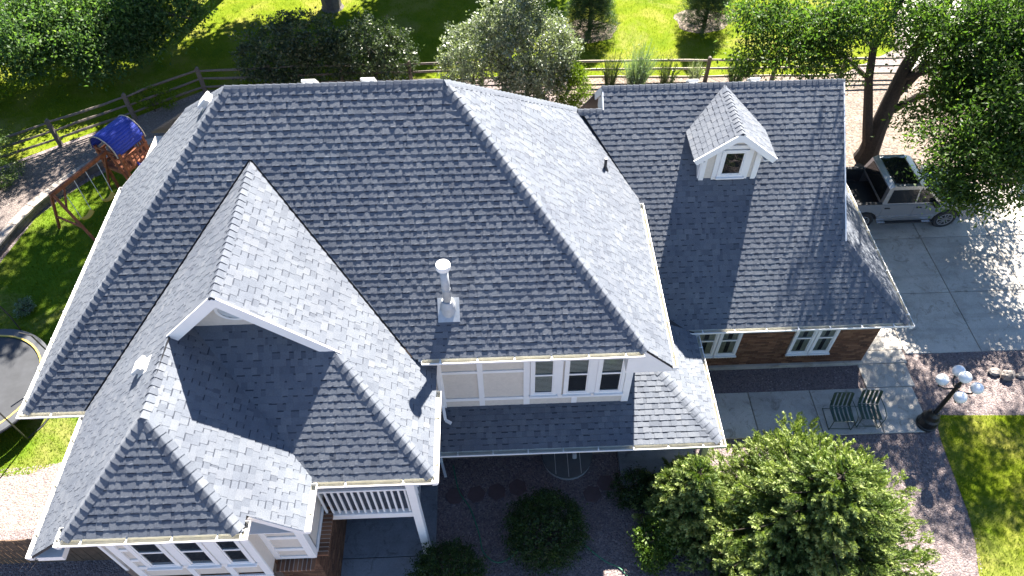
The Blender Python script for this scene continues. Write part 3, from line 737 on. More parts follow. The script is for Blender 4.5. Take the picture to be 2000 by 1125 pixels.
rake((11.02, 7.5678, 1.34), (11.02, 4.45, zGA(0, 4.45)), .2); rake((4.58, 7.5678, 1.34), (4.58, 7.16, zGA(0, 7.16)), .2); rake((4.58, 7.5678, 1.34), (4.58, 8.6, zGN(0, 8.6)), .2)
rake((-2.94, -3.49, .38), (-2.11, -3.49, -.41), .14, .09); rake((-8.46, 6.46, -.60), (-5.74, 6.05, 2.10), .2)
for x, y, z in ((-3.365, -.632, 2.95), (DRX, 5.447, 1.28)):
    mb = MB(ZO); mb.prism([(x-.12, y, z-.22), (x+.12, y, z-.22), (x+.10, y, z-.08), (x, y, z+.0), (x-.10, y, z-.08)], (0, .05, 0)); mb.build('rake_board', 'white', HOUSE)
for (x0, x1, x2) in ((6.80, 7.06, 6.86), (8.86, 8.58, 8.80)):     # dormer eave soffits and returns
    mb = MB(ZO); mb.box(x0, x1, 5.48, 6.5, .40, .43); mb.build('soffit', 'white', HOUSE)
    mb = MB(ZO); mb.box(x0, x2, 5.48, 6.55, .43, .52); mb.build('fascia', 'white', HOUSE)
mb = MB(ZO); mb.prism([(4.42, .0, -.05), (4.79, .0, -.06), (5.43, .0, -.72), (5.43, .0, -.84), (4.42, .0, -.84)], (0, .44, 0)); mb.build('eave_return', 'white', HOUSE)
mb = MB(ZO); mb.box(-7.12, -6.62, -3.70, -3.3, -.86, -.70); mb.build('eave_return', 'white', HOUSE)
for q in [(.0, 4.4, .02, .45, -.17, -.15), (-8.4, -7.15, -.58, -.14, -.79, -.77), (4.74, 5.40, .45, 5.3, -.84, -.82), (-5.98, -2.98, -3.78, -3.42, .24, .26), (-3.26, -2.14, -3.46, -3.14, -.57, -.55), (-2.4, .2, -2.44, -1.9, -.60, -.58), (-7.08, -6.7, -3.3, -.2, -.78, -.76), (6.7, 12.68, 2.78, 3.09, -3.22, -3.20), (.1, 6.85, -.5, .45, -3.38, -3.36)]:
    mb = MB(ZO); mb.box(*q); mb.build('soffit', 'white', HOUSE)

# ---- gutters: open U troughs with hangers
def gutter(p0, p1, out, cap0=True, cap1=True, hang=.78, W=.125):
    p0, p1, o = Vector(p0), Vector(p1), Vector(out); d = (p1-p0).normalized(); Z = Vector((0, 0, 1))
    outer = [(0, .0), (0, -.115), (W*.68, -.115), (W, -.045), (W, 0), (W-.016, 0)]
    inner = [(W-.012, -.008), (W-.008, -.045), (W*.68-.004, -.107), (.006, -.107), (.006, 0)]
    mb = MB(ZO); prof = outer+inner
    a = [mb.pv(p0+o*x+Z*z) for x, z in prof]; b = [mb.pv(p1+o*x+Z*z) for x, z in prof]
    flip = d.cross(o).z < 0
    for i in range(len(prof)):
        j = (i+1) % len(prof); q = (a[i], a[j], b[j], b[i])
        mb.addf(q if flip else q[::-1], .2 if i < 6 else .8)
    for e, c in ((p0, cap0), (p1, cap1)):
        if c: mb.prism([e+o*x+Z*z-d*.003 for x, z in [(0, 0), (0, -.115), (W*.68, -.115), (W, -.045), (W, 0)]], d*.006)
    me = mb.mesh('gutter'); me.materials.append(M['white']); me.materials.append(M['cream'])
    n = len(prof)
    for i in range(n): me.polygons[i].material_index = 1 if 6 <= i <= 9 else 0
    ob = bpy.data.objects.new('gutter', me); COL.objects.link(ob); ob.parent = HOUSE
    L = (p1-p0).length; k = max(1, int(L/hang)); hb = MB()
    Mx = Matrix((d, o, Z)).transposed().to_4x4()
    for i in range(k):
        h = MB(); h.box(-.011, .011, -.03, W+.004, -.004, .006); h.box(-.018, .018, W*.6, W+.004, .006, .012)
        q = h.mesh('hanger'); q.materials.append(M['white']); x = bpy.data.objects.new('hanger', q); COL.objects.link(x)
        mm = Mx.copy(); mm.translation = p0+d*(L*(i+.5)/k)+Z*ZO; x.matrix_world = mm; x.parent = ob
    return ob
S_, N_, E_, W_ = (0, -1, 0), (0, 1, 0), (1, 0, 0), (-1, 0, 0)
gutter((-.02, -.004, -.035), (4.72, -.004, -.035), S_)
gutter((-8.60, -.608, -.635), (-7.16, -.608, -.635), S_)
gutter((5.447, .0, -.69), (5.447, 5.2, -.69), E_); gutter((-8.481, 6.42, -.635), (-8.481, -.62, -.635), W_)
gutter((.248, -2.60, -.49), (.248, -.50, -.49), E_); gutter((-2.0, -2.492, -.49), (.245, -2.492, -.49), S_)
gutter((-2.101, -3.50, -.435), (-2.101, -2.55, -.435), E_); gutter((-6.10, -3.818, .402), (-2.96, -3.818, .402), S_); gutter((-2.955, -3.94, .402), (-2.955, -3.60, .402), E_)
gutter((-7.134, -.74, -.64), (-7.134, -3.72, -.64), W_); gutter((-6.07, -3.60, .40), (-6.07, -3.94, .40), W_, W=.10)
gutter((.12, -.541, -3.215), (6.90, -.541, -3.215), S_); gutter((6.908, -.66, -3.215), (6.908, 2.66, -3.215), E_)
gutter((6.67, 2.744, -3.095), (12.72, 2.744, -3.095), S_); gutter((12.724, 2.62, -3.095), (12.724, 12.2, -3.095), E_)
def downspout(path, name='downspout'):
    mb = MB(ZO)
    for a, b in zip(path, path[1:]): mb.beam(a, b, .07, .05)
    return mb.build(name, 'white', HOUSE)
downspout([(.21, .40, -.3), (.21, .40, -2.66), (.26, .12, -2.86), (.40, .05, -2.90)])
downspout([(.05, -.30, -3.3), (-.06, .33, -3.6), (-.06, .33, GZ+.1), (.06, -.1, GZ+.08)])
downspout([(-6.66, -3.25, -.8), (-6.5, -3.15, -1.1), (-6.5, -3.15, -3.0)])
# ---- balcony over the patio
mb = MB(ZO); mb.box(-2.44, -.30, -2.06, .44, -3.10, -2.95); mb.build('balcony_floor', 'patio', HOUSE)
RAIL = MB(ZO); RAIL.box(-2.44, -.26, -2.17, -2.05, -3.12, -2.90, bev=.01); RAIL.build('bottom_beam', 'white', HOUSE)
mb = MB(ZO); mb.box(-2.44, -.40, -2.14, -2.07, -1.80, -1.73, bev=.008); mb.build('handrail', 'white', HOUSE)
for i in range(14):
    mb = MB(ZO); x = -2.33+i*.142; mb.box(x-.02, x+.02, -2.125, -2.085, -2.90, -1.80); mb.build('baluster', 'white', HOUSE)
mb = MB(ZO); mb.box(-.42, -.24, -2.20, -2.02, GZ+.1, -.62, bev=.012); mb.build('porch_post', 'white', HOUSE)
mb = MB(ZO); mb.box(-.38, -.31, -2.0, .4, -1.80, -1.73); mb.build('handrail', 'white', HOUSE)
for i in range(13):
    mb = MB(ZO); y = -1.85+i*.17; mb.box(-.365, -.325, y-.02, y+.02, -2.95, -1.80); mb.build('baluster', 'white', HOUSE)
mb = MB(ZO); mb.box(6.62, 6.76, -.42, -.28, GZ+.08, -3.35, bev=.01); mb.build('porch_post', 'white', HOUSE)
# ---- roof vents and the flue
def box_vent(x, y, fn, sz=.30):
    gx = fn(1, 0)-fn(0, 0); gy = fn(0, 1)-fn(0, 0); n = Vector((-gx, -gy, 1)).normalized(); down = Vector((-gx*-1, -gy*-1, 0)); 
    dn = Vector((-gx, -gy, 0)).normalized(); v = (dn+Vector((0, 0, gx*dn.x+gy*dn.y))).normalized(); u = n.cross(v)
    c = Vector((x, y, fn(x, y))); s = sz/2; mb = MB(ZO)
    mb.loft([[c+u*a*s*1.25+v*b*s*1.25+n*.012 for a, b in ((-1, -1), (1, -1), (1, 1), (-1, 1))], [c+u*a*s*1.25+v*b*s*1.25+n*.016 for a, b in ((-1, -1), (1, -1), (1, 1), (-1, 1))]])
    mb.loft([[c+u*a*s*.8+v*b*s*.8+n*.012 for a, b in ((-1, -1), (1, -1), (1, 1), (-1, 1))], [c+u*a*s*.8+v*b*s*.8+n*.09 for a, b in ((-1, -1), (1, -1), (1, 1), (-1, 1))]])
    mb.loft([[c+u*a*s+v*(b*s+.03)+n*.085 for a, b in ((-1, -1), (1, -1), (1, 1), (-1, 1))], [c+u*a*s*1.0+v*(b*s+.03)+n*.13 for a, b in ((-1, -1), (1, -1), (1, 1), (-1, 1))], [c+u*a*s*.9+v*(b*s*.9+.03)+n*.145 for a, b in ((-1, -1), (1, -1), (1, 1), (-1, 1))]])
    return mb.build('roof_vent', 'vinyl', HOUSE)
box_vent(-5.05, -.93, zCW); box_vent(-4.36, 4.37, zMW)
for x in (-2.15, -.92): box_vent(x, 4.36, zMN, .30)
for x in (7.05, 8.72): box_vent(x, 7.80, zGN, .28)
px, py = .5883, .7505; pz = tM*py
mb = MB(ZO); a = atan(tM); V = Vector((0, cos(a), sin(a))); N = Vector((0, -sin(a), cos(a))); c = Vector((px+.01, py-.03, pz-.03))
mb.loft([[c+Vector((1, 0, 0))*u*.23+V*v*.26+N*h for u, v in ((-1, -1), (1, -1), (1, 1), (-1, 1))] for h in (.012, .018)])
FL = mb.build('flue_flashing', 'metal', HOUSE)
mb = MB(ZO); ring = lambda r, z: [(px+r*cos(2*pi*k/20), py+r*sin(2*pi*k/20), z) for k in range(20)]
mb.loft([ring(.165, pz-.14), ring(.16, pz+.12), ring(.115, pz+.26)]); mb.build('flashing_cone', 'metal', HOUSE, smooth=False)
mb = MB(ZO); mb.loft([ring(.088, pz+.2), ring(.088, pz+1.26)], capped=True); mb.loft([ring(.094, pz+.62), ring(.094, pz+.64)]); mb.build('flue_pipe', 'metal', HOUSE, smooth=True)
mb = MB(ZO); mb.loft([ring(.10, pz+1.22), ring(.145, pz+1.27), ring(.15, pz+1.36), ring(.14, pz+1.385)]); mb.build('flue_cap', 'white', HOUSE)
mb = MB(ZO); x, y = 4.50, 5.52; z = zME(x, y); q = lambda r, h: [(x+r*cos(2*pi*k/10), y+r*sin(2*pi*k/10), z+h) for k in range(10)]
mb.loft([q(.10, -.06), q(.05, .06), q(.04, .08), q(.04, .34)]); mb.build('plumbing_vent', 'steel', HOUSE)
mb = MB(ZO); mb.tube([(3.55, .40, -5.30), (3.55, .30, -5.30), (3.55, .24, -5.36)], .06, 8); mb.build('dryer_vent', 'vinyl', HOUSE)
# ================================================================ vegetation
def leaf_cards(P, Nn, size, rs, aspect=.55, bend=.25):
    """one folded diamond leaf per point: two quads would cost more, so four corners with the tip dropped"""
    n = len(P)
    d = rs.normal(size=(n, 3)); d += Nn*.5; d[:, 2] -= .15; d /= np.linalg.norm(d, axis=1)[:, None]
    s = np.cross(d, rs.normal(size=(n, 3))); s /= np.linalg.norm(s, axis=1)[:, None]+1e-9
    L = size*rs.uniform(.6, 1.3, n)[:, None]; W = L*aspect
    up = np.cross(d, s)
    V = np.empty((n, 4, 3)); V[:, 0] = P; V[:, 1] = P+d*L*.5+s*W*.5+up*L*.08; V[:, 2] = P+d*L-up*L*bend; V[:, 3] = P+d*L*.5-s*W*.5+up*L*.08
    F = np.arange(n*4).reshape(n, 4)
    return V.reshape(-1, 3), F
def crown_points(blobs, n, rs, clump=.35, per=26, shell=.55):
    """leaf positions gathered in clumps that sit mostly in the outer shell of several overlapping ellipsoids"""
    B = np.array(blobs, float); vol = B[:, 3]*B[:, 4]*B[:, 5]; vol = vol**.67; vol /= vol.sum()
    k = max(1, n//per); bi = rs.choice(len(B), k, p=vol)
    dirs = rs.normal(size=(k, 3)); dirs /= np.linalg.norm(dirs, axis=1)[:, None]
    rad = (shell+(1-shell)*rs.random(k)**.6)*rs.uniform(.82, 1.12, k)
    C = B[bi, :3]+dirs*B[bi, 3:6]*rad[:, None]
    csz = clump*rs.uniform(.55, 1.35, k)
    ci = np.repeat(np.arange(k), per)
    off = rs.normal(size=(len(ci), 3))*csz[ci][:, None]*.55; off[:, 2] *= .7
    P = C[ci]+off; tint = np.clip(rs.normal(.45, .13, k)[ci]+rs.normal(0, .16, len(ci)), 0, 1)
    return P, dirs[ci], tint, C
def limbs(base, r0, C, rs, n1=7, lean=(0, 0), fork=.35, top=.8):
    mb = MB(); base = Vector(base); C = np.array(C); zc = C[:, 2].mean(); ctr = Vector(C.mean(0))
    th = base.z+(C[:, 2].min()-base.z)*.5+(zc-base.z)*fork
    T = Vector((base.x+(ctr.x-base.x)*.35+lean[0], base.y+(ctr.y-base.y)*.35+lean[1], max(base.z+.3, th)))
    mid = base.lerp(T, .5)+Vector((rs.normal()*.05, rs.normal()*.05, 0))
    mb.tube([base-Vector((0, 0, .1)), base+Vector((0, 0, .12)), mid, T], [r0*1.45, r0*1.05, r0*.85, r0*.72], 9)
    pick = C[rs.choice(len(C), min(n1, len(C)), replace=False)]
    for q in pick:
        q = Vector(q); m = T.lerp(q, .5)+Vector((rs.normal()*.2, rs.normal()*.2, .25*(q-T).length*.4))
        m2 = m.lerp(q, .55)+Vector((rs.normal()*.12, rs.normal()*.12, .05))
        mb.tube([T-Vector((0, 0, r0)), m, m2, q], [r0*.5, r0*.3, r0*.16, .012], 6)
        for _ in range(3):
            e = m2+Vector(rs.normal(size=3))*.5*min(1, (q-T).length*.4); mb.tube([m.lerp(m2, rs.random()), e], [r0*.12, .008], 4)
    return mb
def tree(name, label, cat, base, blobs, n, size, mat, seed, r0=.12, clump=.35, group=None, bark='bark', per=26, shell=.55, aspect=.55, n1=7, lean=(0, 0), fork=.35, limb=None):
    rs = np.random.default_rng(seed)
    t = thing(name, label, cat, (base[0], base[1], base[2] if len(base) > 2 else 0), 0, group)
    P, D, tint, C = crown_points(blobs, n, rs, clump, per, shell)
    keep = P[:, 2] > .03; P, D, tint = P[keep], D[keep], tint[keep]
    V, F = leaf_cards(P, D, size, rs, aspect)
    V -= np.array(t.location)
    npmesh('crown', V, F, tint, mat, t)
    t.children[-1].location = (0, 0, 0) if t.children else None
    mb = limb if limb else limbs((0, 0, 0), r0, C-np.array(t.location), rs, n1, lean, fork)
    sub('trunk' if cat == 'tree' else 'stem', mb, bark, t)
    return t
# --- honey locust over the driveway (leaning multi-stem trunk)
def locust():
    mb = MB()
    def L(path, rad, n=8): mb.tube(path, rad, n)
    L([(0, 0, -.15), (.02, .02, .35), (.10, .22, 1.2), (.30, .55, 2.3), (.50, .85, 3.4), (.9, 1.1, 5.0), (1.4, 1.2, 7.0), (1.9, 1.2, 9.5), (2.4, .9, 11)], [.50, .37, .31, .27, .22, .18, .14, .09, .04], 12)
    L([(-.05, .05, .5), (-.35, .22, 1.4), (-.80, .60, 3.1), (-.95, .85, 4.2), (-.5, 1.1, 6.0), (-.3, 1.4, 8.5)], [.24, .19, .15, .13, .09, .03])
    L([(.30, .55, 2.3), (1.1, .75, 3.6), (2.1, .9, 5.0), (3.1, 1.2, 6.6), (3.8, 1.1, 8.5), (4.2, .8, 10.5)], [.19, .17, .14, .11, .08, .03])
    L([(.45, .75, 3.0), (1.3, .1, 3.9), (2.4, -1.3, 4.9), (3.6, -2.8, 5.4), (4.0, -3.8, 4.6)], [.15, .12, .09, .06, .02])
    L([(.18, .35, 1.7), (1.0, .3, 2.5), (2.4, -.4, 3.5), (2.2, -2.4, 4.0), (-.2, -4.6, 3.2)], [.14, .12, .09, .06, .02])
    L([(-.80, .60, 3.1), (-1.6, .9, 3.7), (-2.6, 1.2, 4.2), (-4.2, 1.4, 4.1)], [.09, .07, .05, .02]); L([(-.95, .85, 4.2), (-1.9, 1.5, 4.8), (-3.2, 1.9, 5.0)], [.07, .05, .02])
    L([(2.1, .9, 5.0), (2.2, 2.2, 5.6), (2.5, 3.6, 6.1)], [.10, .07, .03]); L([(3.1, 1.2, 6.6), (2.6, -.8, 8.2), (2.0, -2.6, 9.6)], [.08, .06, .02])
    L([(-.5, 1.1, 6.0), (-1.2, -.6, 8.2), (-2.0, -2.2, 9.6), (-2.8, -3.4, 10.1)], [.08, .06, .04, .02]); L([(3.8, 1.1, 8.5), (4.4, -.8, 10), (4.2, -2.6, 10.3)], [.06, .05, .02])
    b = (15.75, 12.35)
    B = [(11.3, 14.5, 4.9, 1.2, 1.1, .9), (12.3, 13.8, 4.6, 1.3, 1.2, 1.0), (13.3, 13.5, 4.9, 1.2, 1.1, .9), (10.9, 13.6, 3.8, .9, .8, .7), (12.1, 12.8, 4.2, 1.0, .9, .7), (13.4, 12.6, 4.1, .9, .8, .6), (14.1, 13, 5.5, 1.3, 1.2, .9),
         (16.2, 13.5, 4.8, 1.3, 1.1, .9), (16.7, 12.5, 5.4, 1.5, 1.3, 1.1), (17.4, 11.5, 6.0, 1.6, 1.5, 1.2), (18.0, 10.5, 5.1, 1.4, 1.3, 1.0), (17.3, 11.5, 3.9, 1.2, 1.1, .9),
         (16.8, 8.5, 4.7, 1.3, 1.2, .9), (15.8, 10.5, 3.2, .6, .6, .4), (16.1, 9, 3.8, 1.0, .9, .7), (16.5, 7.6, 4.0, 1.2, 1.1, .8), (15.7, 8, 3.3, .6, .6, .4), (17.3, 7.1, 3.3, 1.0, 1.0, .8), (16.2, 7.1, 3.0, .6, .5, .4), (17.6, 8, 3.9, 1.0, 1.0, .8), (16.7, 12, 4.6, 1.2, 1.1, .9), (17.3, 10.5, 4.0, 1.3, 1.2, .9), (16.6, 11, 3.5, .9, .8, .6), (17.1, 8.8, 3.7, 1.2, 1.1, .8), (15.6, 7.8, 3.5, .8, .8, .6), (17.9, 11.5, 5.8, 1.3, 1.2, 1.0), (16.2, 7.2, 3.2, .8, .7, .6), (15.3, 7.9, 3.1, .6, .5, .4), (15.9, 7.2, 2.8, .6, .5, .4), (15.2, 8.9, 3.7, .5, .5, .35), (18.6, 9.2, 4.6, 1.3, 1.2, 1.0), (16.6, 10.6, 4.4, 1.0, .9, .7), (17.6, 9.8, 5.6, 1.2, 1.1, .8), (17.0, 8.0, 5.4, 1.0, .9, .7), (18.8, 7.2, 4.2, 1.2, 1.1, .9), (19.6, 11.5, 4.6, 1.5, 1.4, 1.2), (19.5, 13.5, 5.0, 1.6, 1.5, 1.2),
         (12.9, 8.9, 10.2, 1.3, 1.6, .9), (15.2, 8.9, 9.6, 1.8, 1.6, .9), (16.2, 10.2, 9.9, 1.7, 1.4, .9), (16.8, 7.2, 9.8, 1.5, 1.3, .9), (18.6, 7.4, 9.4, 1.6, 1.4, .9), (17.2, 9.6, 10.6, 1.4, 1.2, .8), (20.0, 9.4, 10.2, 1.3, 1.2, .8), (14.6, 12.4, 10.0, 1.3, 1.1, .7), (15.9, 11.7, 10.2, 1.2, 1.1, .7), (19.0, 13.4, 11.0, 1.1, 1.0, .7), (20.9, 12.2, 10.6, .9, .9, .6), (15.8, 15.2, 9.5, 1.1, .9, .6), (18.9, 14.4, 9.5, .9, .8, .5)]
    tree('locust_tree', 'tall locust tree with dark leaning forked trunk beside the silver pickup', 'tree', b, B, 92000, .15, 'leaf_locust', 3, limb=mb, clump=.52, per=40, shell=.25, aspect=.42)
locust()
tree('street_tree', 'leafy green tree at the right edge of the photo behind the pickup', 'tree', (24.5, 14.5), [(24.4, 14.6, 4.2, 2.0, 2.0, 1.6), (23.2, 13.0, 4.0, 1.5, 1.4, 1.2), (25.5, 16, 5.5, 2, 2, 1.8), (22.8, 15.5, 4.6, 1.5, 1.5, 1.2)], 12000, .17, 'leaf_bright', 21, .16, .4)
# --- trees of the back lawn: some trunks stand in view, unseen crowns are shaped to shade the grass
tree('shade_tree', 'big tree whose thick grey trunk stands at the top edge behind the dark shrubs', 'tree', (-5.95, 24.4), [(-6.5, 23.5, 7.5, 4.0, 3.4, 2.0), (-8.5, 22, 8.5, 3.0, 3, 2), (-4.2, 25, 8.5, 3.4, 3, 2.2), (-7, 24.5, 10.5, 3.6, 3.2, 2.2), (-8.0, 26.2, 9.0, 2.8, 2.2, 1.5), (-9.0, 17.6, 13.6, 2.2, 1.8, 1.0), (-11.2, 19.4, 13.8, 2.2, 1.8, 1.0), (-7.6, 20.8, 14.2, 2.6, 2.2, 1.2), (-10.0, 15.6, 13.0, 1.6, 1.3, .8)], 36000, .30, 'leaf_dark', 4, .45, .55, bark='bark2', fork=.6, shell=.4)
tree('shade_tree', 'spreading tree with low dark green boughs filling the top left corner', 'tree', (-15.6, 21.0), [(-17.3, 18.2, 2.2, 1.7, 1.5, 1.2), (-15.6, 19.5, 2.5, 1.8, 1.7, 1.3), (-13.7, 20, 2.4, 1.7, 1.5, 1.2), (-11.9, 20.5, 2.3, 1.5, 1.4, 1.1), (-14.6, 18.5, 1.6, 1.3, 1.2, .9), (-17.4, 20, 2.5, 2.0, 1.9, 1.5), (-13.0, 19.5, 1.6, 1.1, 1.0, .8),
  (-16.0, 19.2, 7.6, 2.8, 1.3, 1.0), (-12.4, 19.4, 7.8, 2.4, 1.3, 1.0), (-19, 19.0, 7.2, 2.0, 1.3, 1.0)], 52000, .16, 'leaf_cotton', 5, .42, .5, bark='bark2', fork=.3, n1=14, shell=.4)
tree('shade_tree', 'yellow green sunlit tree at the far left edge of the back lawn', 'tree', (-20.6, 18.2), [(-20.2, 18.0, 1.9, 1.5, 1.3, 1.1), (-19.3, 16.9, 1.2, 1.0, .9, .8), (-20.8, 18.6, 3.4, 1.8, 1.6, 1.3)], 9000, .2, 'leaf_yellow', 6, .2, .4)
tree('shade_tree', 'tall tree out on the lawn that throws the dark shadow left of the two pines', 'tree', (3.4, 30.5), [(3.0, 30.2, 6.5, 3.0, 2.4, 1.9), (1.2, 30.8, 8.6, 3.0, 2.6, 2.0), (5.2, 31.0, 8.4, 2.8, 2.6, 1.9), (3.4, 31.5, 10.5, 3, 2.6, 1.8)], 24000, .32, 'leaf_dark', 7, .35, .55, bark='bark2', fork=.6, shell=.4)
tree('shade_tree', 'broad tree out of view beyond the split rail fence, crown high above', 'tree', (-11.0, 27.6), [(-6.8, 27.8, 9.0, 3.4, 2.8, 1.8), (-8.6, 26.5, 10.0, 3.2, 2.8, 1.8), (-13.5, 30.5, 9.5, 3.4, 2.6, 1.8)], 26000, .32, 'leaf_dark', 8, .4, .55, bark='bark2', fork=.6, shell=.4)
tree('shade_tree', 'tree beyond the dark shrubs whose crown shades the lawn behind the ridge', 'tree', (-1.6, 29.0), [(-2.0, 28.2, 8.6, 3.2, 2.8, 1.7), (.2, 29.0, 9.6, 2.8, 2.6, 1.7), (-3.6, 29.5, 10.0, 3.0, 2.6, 1.7)], 20000, .32, 'leaf_dark', 9, .35, .55, bark='bark2', fork=.6, shell=.4)
def pine(name, label, base, h, r, seed, n=900, group=None):
    rs = np.random.default_rng(seed); t = thing(name, label, 'tree', (*base, 0), 0, group)
    mb = MB(); mb.tube([(0, 0, -.1), (0, 0, h*.5), (0, 0, h)], [.10, .07, .02], 7)
    V = []; F = []; T = []
    for i in range(n):
        f = rs.random()**.8; z = .18+f*(h-.25); R = r*(1-f)**.7*rs.uniform(.35, 1.05); a = rs.uniform(0, 2*pi)
        p = np.array([R*cos(a), R*sin(a), z+R*.12])
        if i % 9 == 0: mb.tube([(0, 0, z-.1), tuple(p)], [.022, .008], 4)
        tt = np.clip(rs.normal(.45, .2), 0, 1)
        for k in range(26):
            d = rs.normal(size=3); d[2] += .35; d /= np.linalg.norm(d); s = np.cross(d, rs.normal(size=3)); s /= np.linalg.norm(s); q = p+rs.normal(size=3)*.05
            L = rs.uniform(.09, .17); b = len(V); V += [q-s*.006, q+s*.006, q+d*L+s*.002, q+d*L-s*.002]; F.append((b, b+1, b+2, b+3)); T.append(np.clip(tt+rs.normal()*.12, 0, 1))
    npmesh('crown', np.array(V), np.array(F), np.array(T), 'pine', t); t.children[-1].location = (0, 0, 0)
    sub('trunk', mb, 'bark', t)
pine('pine_tree', 'young pine on the sunny lawn nearest the silvery lilac', (6.1, 21.3), 3.9, 1.35, 31, 2300)
pine('pine_tree', 'young pine on the sunny lawn behind the small roof dormer', (11.45, 21.7), 4.1, 1.3, 32, 2300)
# --- shrubs behind the house
G_L = 'tall shrubs in a row behind the house'
tree('lilac_shrub', 'dark green shrub nearest the left ridge end, wide and dense', 'shrub', (-6.9, 18.3), [(-7.0, 18.2, 1.7, 1.7, 1.3, 1.3), (-5.9, 18.5, 2.0, 1.4, 1.2, 1.2), (-8.1, 18.2, 1.2, .9, .9, .9), (-6.3, 18.0, 1.1, 1.6, 1.1, 1.0)], 13000, .115, 'leaf_lilac', 9, .06, .2, G_L, shell=.6, fork=.2)
tree('lilac_shrub', 'olive green shrub in the middle of the row behind the main ridge', 'shrub', (-3.3, 18.2), [(-3.4, 18.2, 1.7, 1.4, 1.2, 1.3), (-2.4, 18.1, 1.4, 1.1, 1.0, 1.1), (-4.3, 18.2, 1.4, .9, .9, 1.1)], 10000, .11, 'leaf_lilac', 10, .06, .2, G_L, shell=.6, fork=.2)
tree('lilac_shrub', 'pale olive shrub leaning against the big silvery one', 'shrub', (.75, 17.2), [(.8, 17.2, 1.9, 1.2, 1.1, 1.5), (1.5, 17.4, 2.5, 1.0, 1.0, 1.1), (.1, 17.3, 1.2, .8, .8, .9)], 9500, .10, 'leaf_silver', 11, .06, .19, G_L, shell=.6, fork=.2)
tree('lilac_shrub', 'largest shrub of the row, grey green with silvery sunlit leaves', 'shrub', (3.1, 16.7), [(3.1, 16.7, 2.2, 1.75, 1.5, 1.8), (2.5, 17.1, 3.4, 1.2, 1.1, 1.3), (3.9, 16.6, 2.4, 1.2, 1.1, 1.3), (3.2, 17.6, 4.6, .9, .9, .9), (3.3, 16.4, 1.2, 1.5, 1.1, 1.0)], 27000, .11, 'leaf_silver', 12, .08, .2, G_L, shell=.62, fork=.2)
tree('barberry_shrub', 'small yellow green bush right of the silvery shrub', 'shrub', (4.85, 16.0), [(4.85, 16.0, .85, .75, .7, .85), (4.9, 16.1, 1.5, .45, .45, .5)], 6000, .075, 'leaf_yellow', 13, .04, .15, None, shell=.6, fork=.2)
tree('juniper_bush', 'round bright green juniper at the left edge below the fence', 'shrub', (-16.9, 12.3), [(-16.9, 12.3, 1.2, 1.25, 1.2, 1.2), (-16.6, 12.2, 2.1, .8, .8, .8), (-17.4, 11.6, .9, 1.0, .9, .8)], 15000, .09, 'leaf_juniper', 14, .07, .16, None, shell=.75, aspect=.3)
tree('small_shrub', 'thin yellowish sapling by the left split rail fence', 'shrub', (-12.3, 16.6), [(-12.3, 16.6, .7, .6, .4, .5), (-11.7, 16.7, .5, .4, .3, .4)], 1300, .085, 'leaf_yellow', 15, .025, .15)
tree('small_shrub', 'low blue green shrub on the lawn beside the trampoline', 'shrub', (-13.6, 6.2), [(-13.6, 6.2, .22, .35, .3, .22)], 700, .07, 'leaf_sage', 16, .02, .1)
def grass_clump(label, base, h, r, n, seed, mat='leaf_sage'):
    rs = np.random.default_rng(seed); t = thing('upright_shrub', label, 'shrub', (*base, 0), 0, 'wispy upright shrubs along the fence')
    V = []; F = []; T = []
    for i in range(n):
        a = rs.uniform(0, 2*pi); q = r*.35*sqrt(rs.random()); lean = rs.uniform(.05, 1)*r; hh = h*rs.uniform(.5, 1)*(1-.35*(lean/r)**2)
        p0 = np.array([q*cos(a), q*sin(a), 0]); p1 = p0+np.array([lean*cos(a)*.35, lean*sin(a)*.35, hh*.55]); p2 = p0+np.array([lean*cos(a), lean*sin(a), hh])
        s = np.array([-sin(a+1), cos(a+1), 0])*.010; tt = np.clip(rs.normal(.5, .2), 0, 1); b = len(V)
        V += [p0-s, p0+s, p1+s, p1-s, p2+s*.3, p2-s*.3]; F += [(b, b+1, b+2, b+3), (b+3, b+2, b+4, b+5)]; T += [tt, tt]
        for k in range(5):
            f = rs.uniform(.25, 1); c = p0+(p2-p0)*f; d = rs.normal(size=3)*.6+np.array([0, 0, .8]); d /= np.linalg.norm(d); ss = np.cross(d, rs.normal(size=3)); ss /= np.linalg.norm(ss); L = rs.uniform(.05, .11); b = len(V)
            V += [c, c+d*L*.5+ss*L*.14, c+d*L, c+d*L*.5-ss*L*.14]; F.append((b, b+1, b+2, b+3)); T.append(np.clip(tt+rs.normal()*.15, 0, 1))
    npmesh('stems', np.array(V), np.array(F), np.array(T), mat, t); t.children[-1].location = (0, 0, 0)
for i, (lb, b, h, r, n, mt) in enumerate([('olive wispy shrub leftmost on the fence, next to the yellow green bush', (6.55, 17.3), 2.0, .5, 120, 'leaf_lilac'), ('fullest blue green upright shrub in front of the fence', (7.65, 17.2), 2.3, .75, 330, 'leaf_sage'), ('sparse wispy shrub just right of the blue green one', (8.95, 17.3), 1.9, .65, 110, 'leaf_lilac'),
     ('small wispy shrub left of the fence post by the dormer ridge', (10.1, 17.3), 1.4, .4, 90, 'leaf_silver'), ('olive upright shrub right of the fence post by the dormer ridge', (11.85, 17.3), 1.5, .55, 150, 'leaf_lilac')]):
    grass_clump(lb, b, h, r, n, 40+i, mt)
